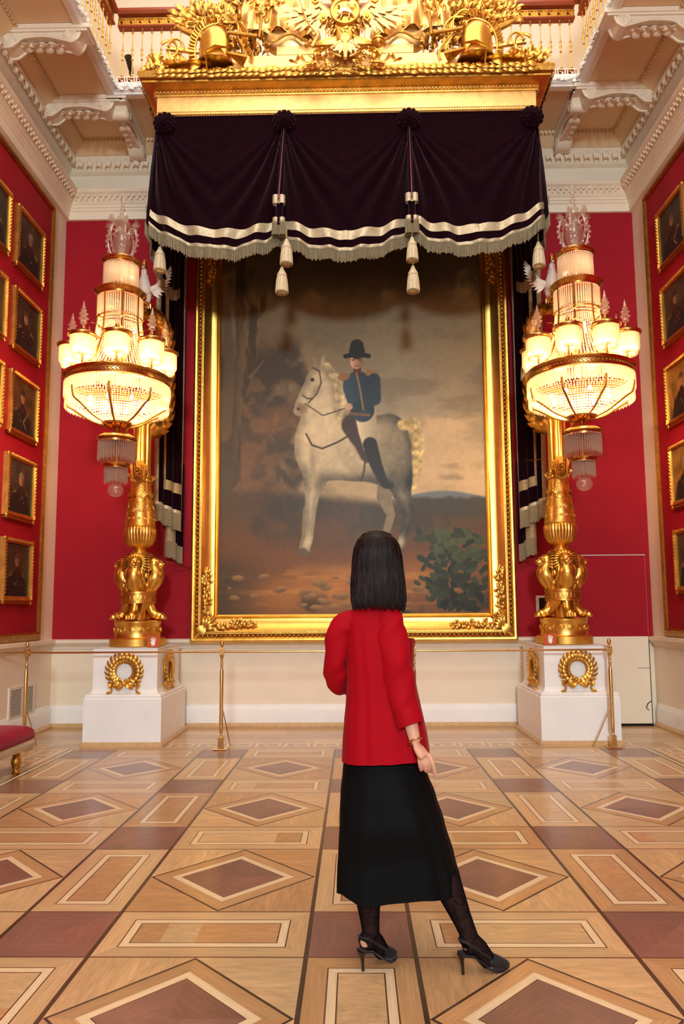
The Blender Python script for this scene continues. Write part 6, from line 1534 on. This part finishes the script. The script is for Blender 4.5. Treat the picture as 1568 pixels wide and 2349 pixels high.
        for u, hw, z in ((-.14,.022,.082),(-.02,.028,.080),(.15,.027,.072),(.33,.028,.050),(.5,.036,.026),(.66,.041,.010),(.85,.035,.008),(1.0,.02,.008),(1.10,.006,.008)):
            R_.append([S(u,-hw,z),S(u,hw,z),S(u,hw,z-.007),S(u,-hw,z-.007)])
        q.loft(R_); q.build('sole', SHOE, o)
        q = MB(); q.tube([S(-.10,0,.078),S(-.09,0,.055),S(-.07,0,.03),S(-.065,0,.0)], [.018,.009,.0055,.006], 10); q.build('stiletto_heel', HEELW, o)
        q = MB()
        pts = spl([S(.52,-.036,.060),S(.25,-.036,.095),S(-.02,-.030,.125),S(-.135,0,.130),S(-.02,.030,.125),S(.25,.036,.095),S(.52,.036,.060)], 26); q.tube(pts, .0048, 6); q.build('slingback_strap', SHOE, o)
    # skirt
    m = MB(); rings = []; N = 96
    tb = [(.98,.112,3.16,.125,.095),(.86,.114,3.16,.155,.11),(.80,.117,3.16,.168,.118),(.74,.122,3.155,.180,.13),(.66,.132,3.15,.200,.15),(.55,.146,3.145,.218,.165),(.42,.160,3.14,.238,.145),(.32,.168,3.135,.253,.15),(.225,.171,3.13,.258,.155)]
    zs = [.98-.705*k/40 for k in range(41)]
    for z in zs:
        cx, cy, rx, ry = interp(tb, z); w = smoothstep(.95,.25,z); ring_ = []
        for k in range(N):
            a = 2*PI*k/N; f = 1+float(w)*(.028*sin(a*5+.8+z*1.5)+.022*sin(a*9+2-z*2)+.014*sin(a*15+z))+.016*math.exp(-((a-4.55-.5*(z-.5))/.10)**2)*float(w)
            zz_ = z-(.012*sin(a*3+1)+.008*sin(a*6+.8))*float(w)
            e_ = 1-.30*float(smoothstep(.75,.45,z)); ring_.append((cx+rx*f*math.copysign(abs(cos(a))**e_, cos(a)), cy+ry*f*math.copysign(abs(sin(a))**e_, sin(a)), zz_))
        rings.append(ring_)
    inner = [[(p[0]+(cx-p[0])*.02, p[1]+(cy-p[1])*.02, p[2]) for p in r] for r in rings[::-1]]
    m.loft(rings+inner[:-4], cap=False); m.build('skirt', SKIRT, t, ang=80)
    # jacket body
    m = MB(); rings = []; N = 120
    tb = [(1.475,.100,3.155,.058,.052),(1.455,.098,3.152,.076,.062),(1.435,.094,3.15,.100,.074),(1.405,.088,3.15,.120,.086),(1.36,.084,3.15,.126,.098),(1.28,.088,3.15,.128,.106),(1.15,.104,3.155,.140,.112),(1.05,.115,3.16,.154,.118),(.95,.121,3.16,.170,.132),(.86,.124,3.16,.181,.145),(.805,.128,3.16,.188,.152)]
    for k in range(61):
        z = 1.475-.67*k/60; cx, cy, rx, ry = interp(tb, z); w = smoothstep(1.4,.9,z); ring_ = []
        for j in range(N):
            a = 2*PI*j/N; ca_, sa_ = cos(a), sin(a); e = .86
            x = math.copysign(abs(ca_)**e, ca_); y = math.copysign(abs(sa_)**e, sa_)
            f = 1+float(w)*(.012*sin(a*4+2.4+z*3)+.010*sin(a*9+z*5))+.010*sin(z*20+a*4)*float(smoothstep(1.38,1.2,z)*(1-w))
            # drape creases: long folds from the shoulder blades to the hem, pull lines at the waist
            u_ = float(smoothstep(1.42,1.25,z))
            for (a0, sl, wd, am) in ((4.92,-.42,.085,.030),(4.74,-.36,.08,-.030),(4.45,-.05,.12,.020),(4.28,.05,.10,-.020),(5.25,-.5,.10,-.024),(5.45,-.5,.10,.018),(4.05,.25,.12,.016),(3.8,.3,.1,-.014)):
                f += am*u_*math.exp(-((a-(a0+sl*(1.2-z)))/wd)**2)
            f += .007*sin(z*46+a*5)*math.exp(-((z-1.14)/.10)**2)+.006*sin(z*60-a*7)*math.exp(-((z-1.33)/.06)**2)
            ring_.append((cx+rx*f*x, cy+ry*f*y, z+.010*ca_*float(smoothstep(.9,.8,z))-.006*float(smoothstep(.9,.8,z))))
        rings.append(ring_)
    cx, cy = .128, 3.16
    inner = [[(p[0]+(cx-p[0])*.03, p[1]+(cy-p[1])*.03, p[2]) for p in r] for r in rings[::-1][:40]]
    m.loft(rings+inner, cap=False); m.build('jacket', JACKET, t, ang=80)
    jk = bpy.data.objects[[o.name for o in t.children if o.name.startswith('jacket')][0]]
    # front edges hanging open to the right, with pocket flap
    m = MB(); vs = []
    P0 = [(.262,3.20,1.30),(.262,3.24,1.15),(.29,3.25,1.0),(.315,3.25,.88),(.325,3.245,.80)]
    for p in spl(P0, 14): vs += [(p[0]-.06,p[1]-.03,p[2]),(p[0]-.015,p[1],p[2]),(p[0]+.004,p[1]+.05,p[2]),(p[0]-.03,p[1]+.10,p[2])]
    n0 = len(vs); vs += [(v[0]-.006, v[1]+.006, v[2]) for v in vs]; fs = []
    for a in range(13):
        for b in range(3):
            k = a*4+b; fs += [(k,k+1,k+5,k+4),(n0+k,n0+k+4,n0+k+5,n0+k+1)]
    m.add(vs, fs); m.build('front_panel', JACKET, jk, ang=80)
    # collar
    m = MB(); m.tube([(.10+.066*cos(a), 3.152+.058*sin(a), 1.478-.012*sin(a)) for a in [2*PI*k/28 for k in range(28)]], .014, 8, True); m.build('collar', JACKET, jk)
    # sleeves
    def sleeve(pts, rad, cren, cuff, nm='sleeve'):
        P = spl([tuple(p)+(r,) for p, r in zip(pts, rad)], 60); m = MB(); rings = []; up = None
        for i, p in enumerate(P):
            q = Vector(p[:3]); tv = (Vector(P[min(i+1,59)][:3])-Vector(P[max(i-1,0)][:3])).normalized()
            u1 = Vector((0,1,0)); u1 = (u1-tv*u1.dot(tv)).normalized(); u2 = tv.cross(u1); f = i/59
            ring_ = []
            for k in range(64):
                a = 2*PI*k/64; r = p[3]*(1+cren*float(smoothstep(.12,.35,f))*(sin(f*30+1.8*sin(a+1)+a)+.7*sin(f*17-a*2+2)+.45*sin(f*55+a*3))+.02*sin(a*3+f*9))
                ring_.append(q+(u1*sin(a)*.86+u2*cos(a))*r)
            rings.append(ring_)
        m.loft(rings, cap=True); o = m.build(nm, JACKET, jk, ang=80)
        if cuff:
            m = MB(); q0, q1 = Vector(P[53][:3]), Vector(P[59][:3]); ax = (q1-q0).normalized()
            c0 = q1-ax*.055; c1 = q1+ax*.018; r0 = P[56][3]*1.20; r1 = P[59][3]*1.22
            u1 = Vector((0,1,0)); u1 = (u1-ax*u1.dot(ax)).normalized(); u2 = ax.cross(u1); rings = []
            for (c, r) in ((c0,r0*.9),(c0,r0),(c0*.5+c1*.5,r0*1.05),(c1,r1),(c1,r1*.86),(c0*.5+c1*.5,r1*.82)):
                rings.append([c+(u1*sin(2*PI*k/32)*.88+u2*cos(2*PI*k/32))*r*(1+.05*sin(k*.6)) for k in range(32)])
            m.loft(rings, cap=False); m.build('rolled_cuff', JACKET, o, ang=70)
    sleeve([Vector((.120,3.14,1.405)), pp3(886,1408,3.11), pp3(893,1440,3.09), pp3(903,1500,3.08), pp3(914,1570,3.07), pp3(928,1625,3.04), pp3(938,1655,3.025)], [.030,.054,.064,.070,.067,.056,.046], .05, True)
    sleeve([Vector((.04,3.15,1.405)), Vector((-.002,3.14,1.378)), pp3(784,1440,3.13), pp3(771,1500,3.14), pp3(770,1548,3.17), pp3(778,1568,3.23), pp3(800,1572,3.31)], [.035,.054,.054,.052,.050,.048,.044], .06, False)
    # bracelet and ring
    m = MB(); ax = (wr-el).normalized(); u1 = ax.orthogonal().normalized(); u2 = ax.cross(u1); c = wr-ax*.005
    m.tube([c+(u1*cos(2*PI*k/28)+u2*sin(2*PI*k/28))*.0285+ax*(.006*sin(2*PI*k/28)) for k in range(28)], .0038, 8, True); m.build('bracelet', ROSE, t)
    # hair: bob, smooth cap and falling strands
    m = MB(); N = 180; rings = []; rnd = random.Random(12); ph = [rnd.uniform(0, 6.28) for _ in range(8)]
    tb = [(1.772,.012,.012,.099,3.145),(1.768,.035,.035,.099,3.145),(1.757,.060,.062,.099,3.145),(1.735,.082,.088,.100,3.146),(1.70,.098,.106,.101,3.148),(1.65,.107,.114,.101,3.15),(1.60,.110,.112,.102,3.148),(1.55,.114,.108,.102,3.14),(1.50,.116,.100,.103,3.13),(1.455,.114,.088,.104,3.118),(1.44,.110,.080,.104,3.115)]
    def hp(z, a, ins=0):
        rx, ry, cx, cy = interp(tb, z); w = float(smoothstep(1.74,1.5,z))
        f = 1+w*(.014*sin(a*9+ph[0])+.006*sin(a*29+ph[1]+z*6)+.003*sin(a*53+ph[2]-z*9))
        return Vector((cx+(rx-ins)*f*cos(a), cy+(ry-ins)*f*sin(a), z))
    # opening for the face: hair spans the back, from just past each temple
    fa = PI/2-R(18)
    for k in range(44):
        z = 1.772-(1.772-1.445)*(k/43)**1.15; op = .05 if z > 1.715 else .05+.62*float(smoothstep(1.715,1.67,z)); ring_ = []
        for j in range(N):
            a = fa+op+(2*PI-2*op)*j/(N-1); p = hp(z, a)
            if k > 38: p.z -= (.010*sin(a*17)+.008*sin(a*41)+.010*cos(a+.2))*(k-38)/5
            ring_.append(p)
        rings.append(ring_)
    inner = [[Vector((.10+(p.x-.10)*.93, 3.145+(p.y-3.145)*.93, p.z)) for p in r] for r in rings[::-1]]
    m.loft(rings+inner[:-6], cap=False, closed=False); h = m.build('hair', HAIR, t, ang=80)
    m = MB()
    for k in range(1300):
        a = fa+.7+(2*PI-1.4)*rnd.random(); z1 = rnd.uniform(1.425,1.47); z0 = rnd.uniform(1.60,1.74) if k % 3 == 0 else rnd.uniform(1.745,1.771); ins = rnd.uniform(-.0022,.002); sw = rnd.uniform(-.06,.06)
        pts = [hp(z0+(z1-z0)*q/9, a+sw*(q/9)**2, ins-.001)+Vector((0,0,0)) for q in range(10)]
        if rnd.random() < .06: pts[-1] += Vector((rnd.uniform(-.01,.01),-.006,0)); pts[-2] += Vector((0,-.003,0))
        m.tube(pts, [.0008]+[.0013]*7+[.0011,.0005], 4, flat=.6)
    m.build('hair_strands', HAIR, h, ang=80)['kind'] = 'stuff'
woman()
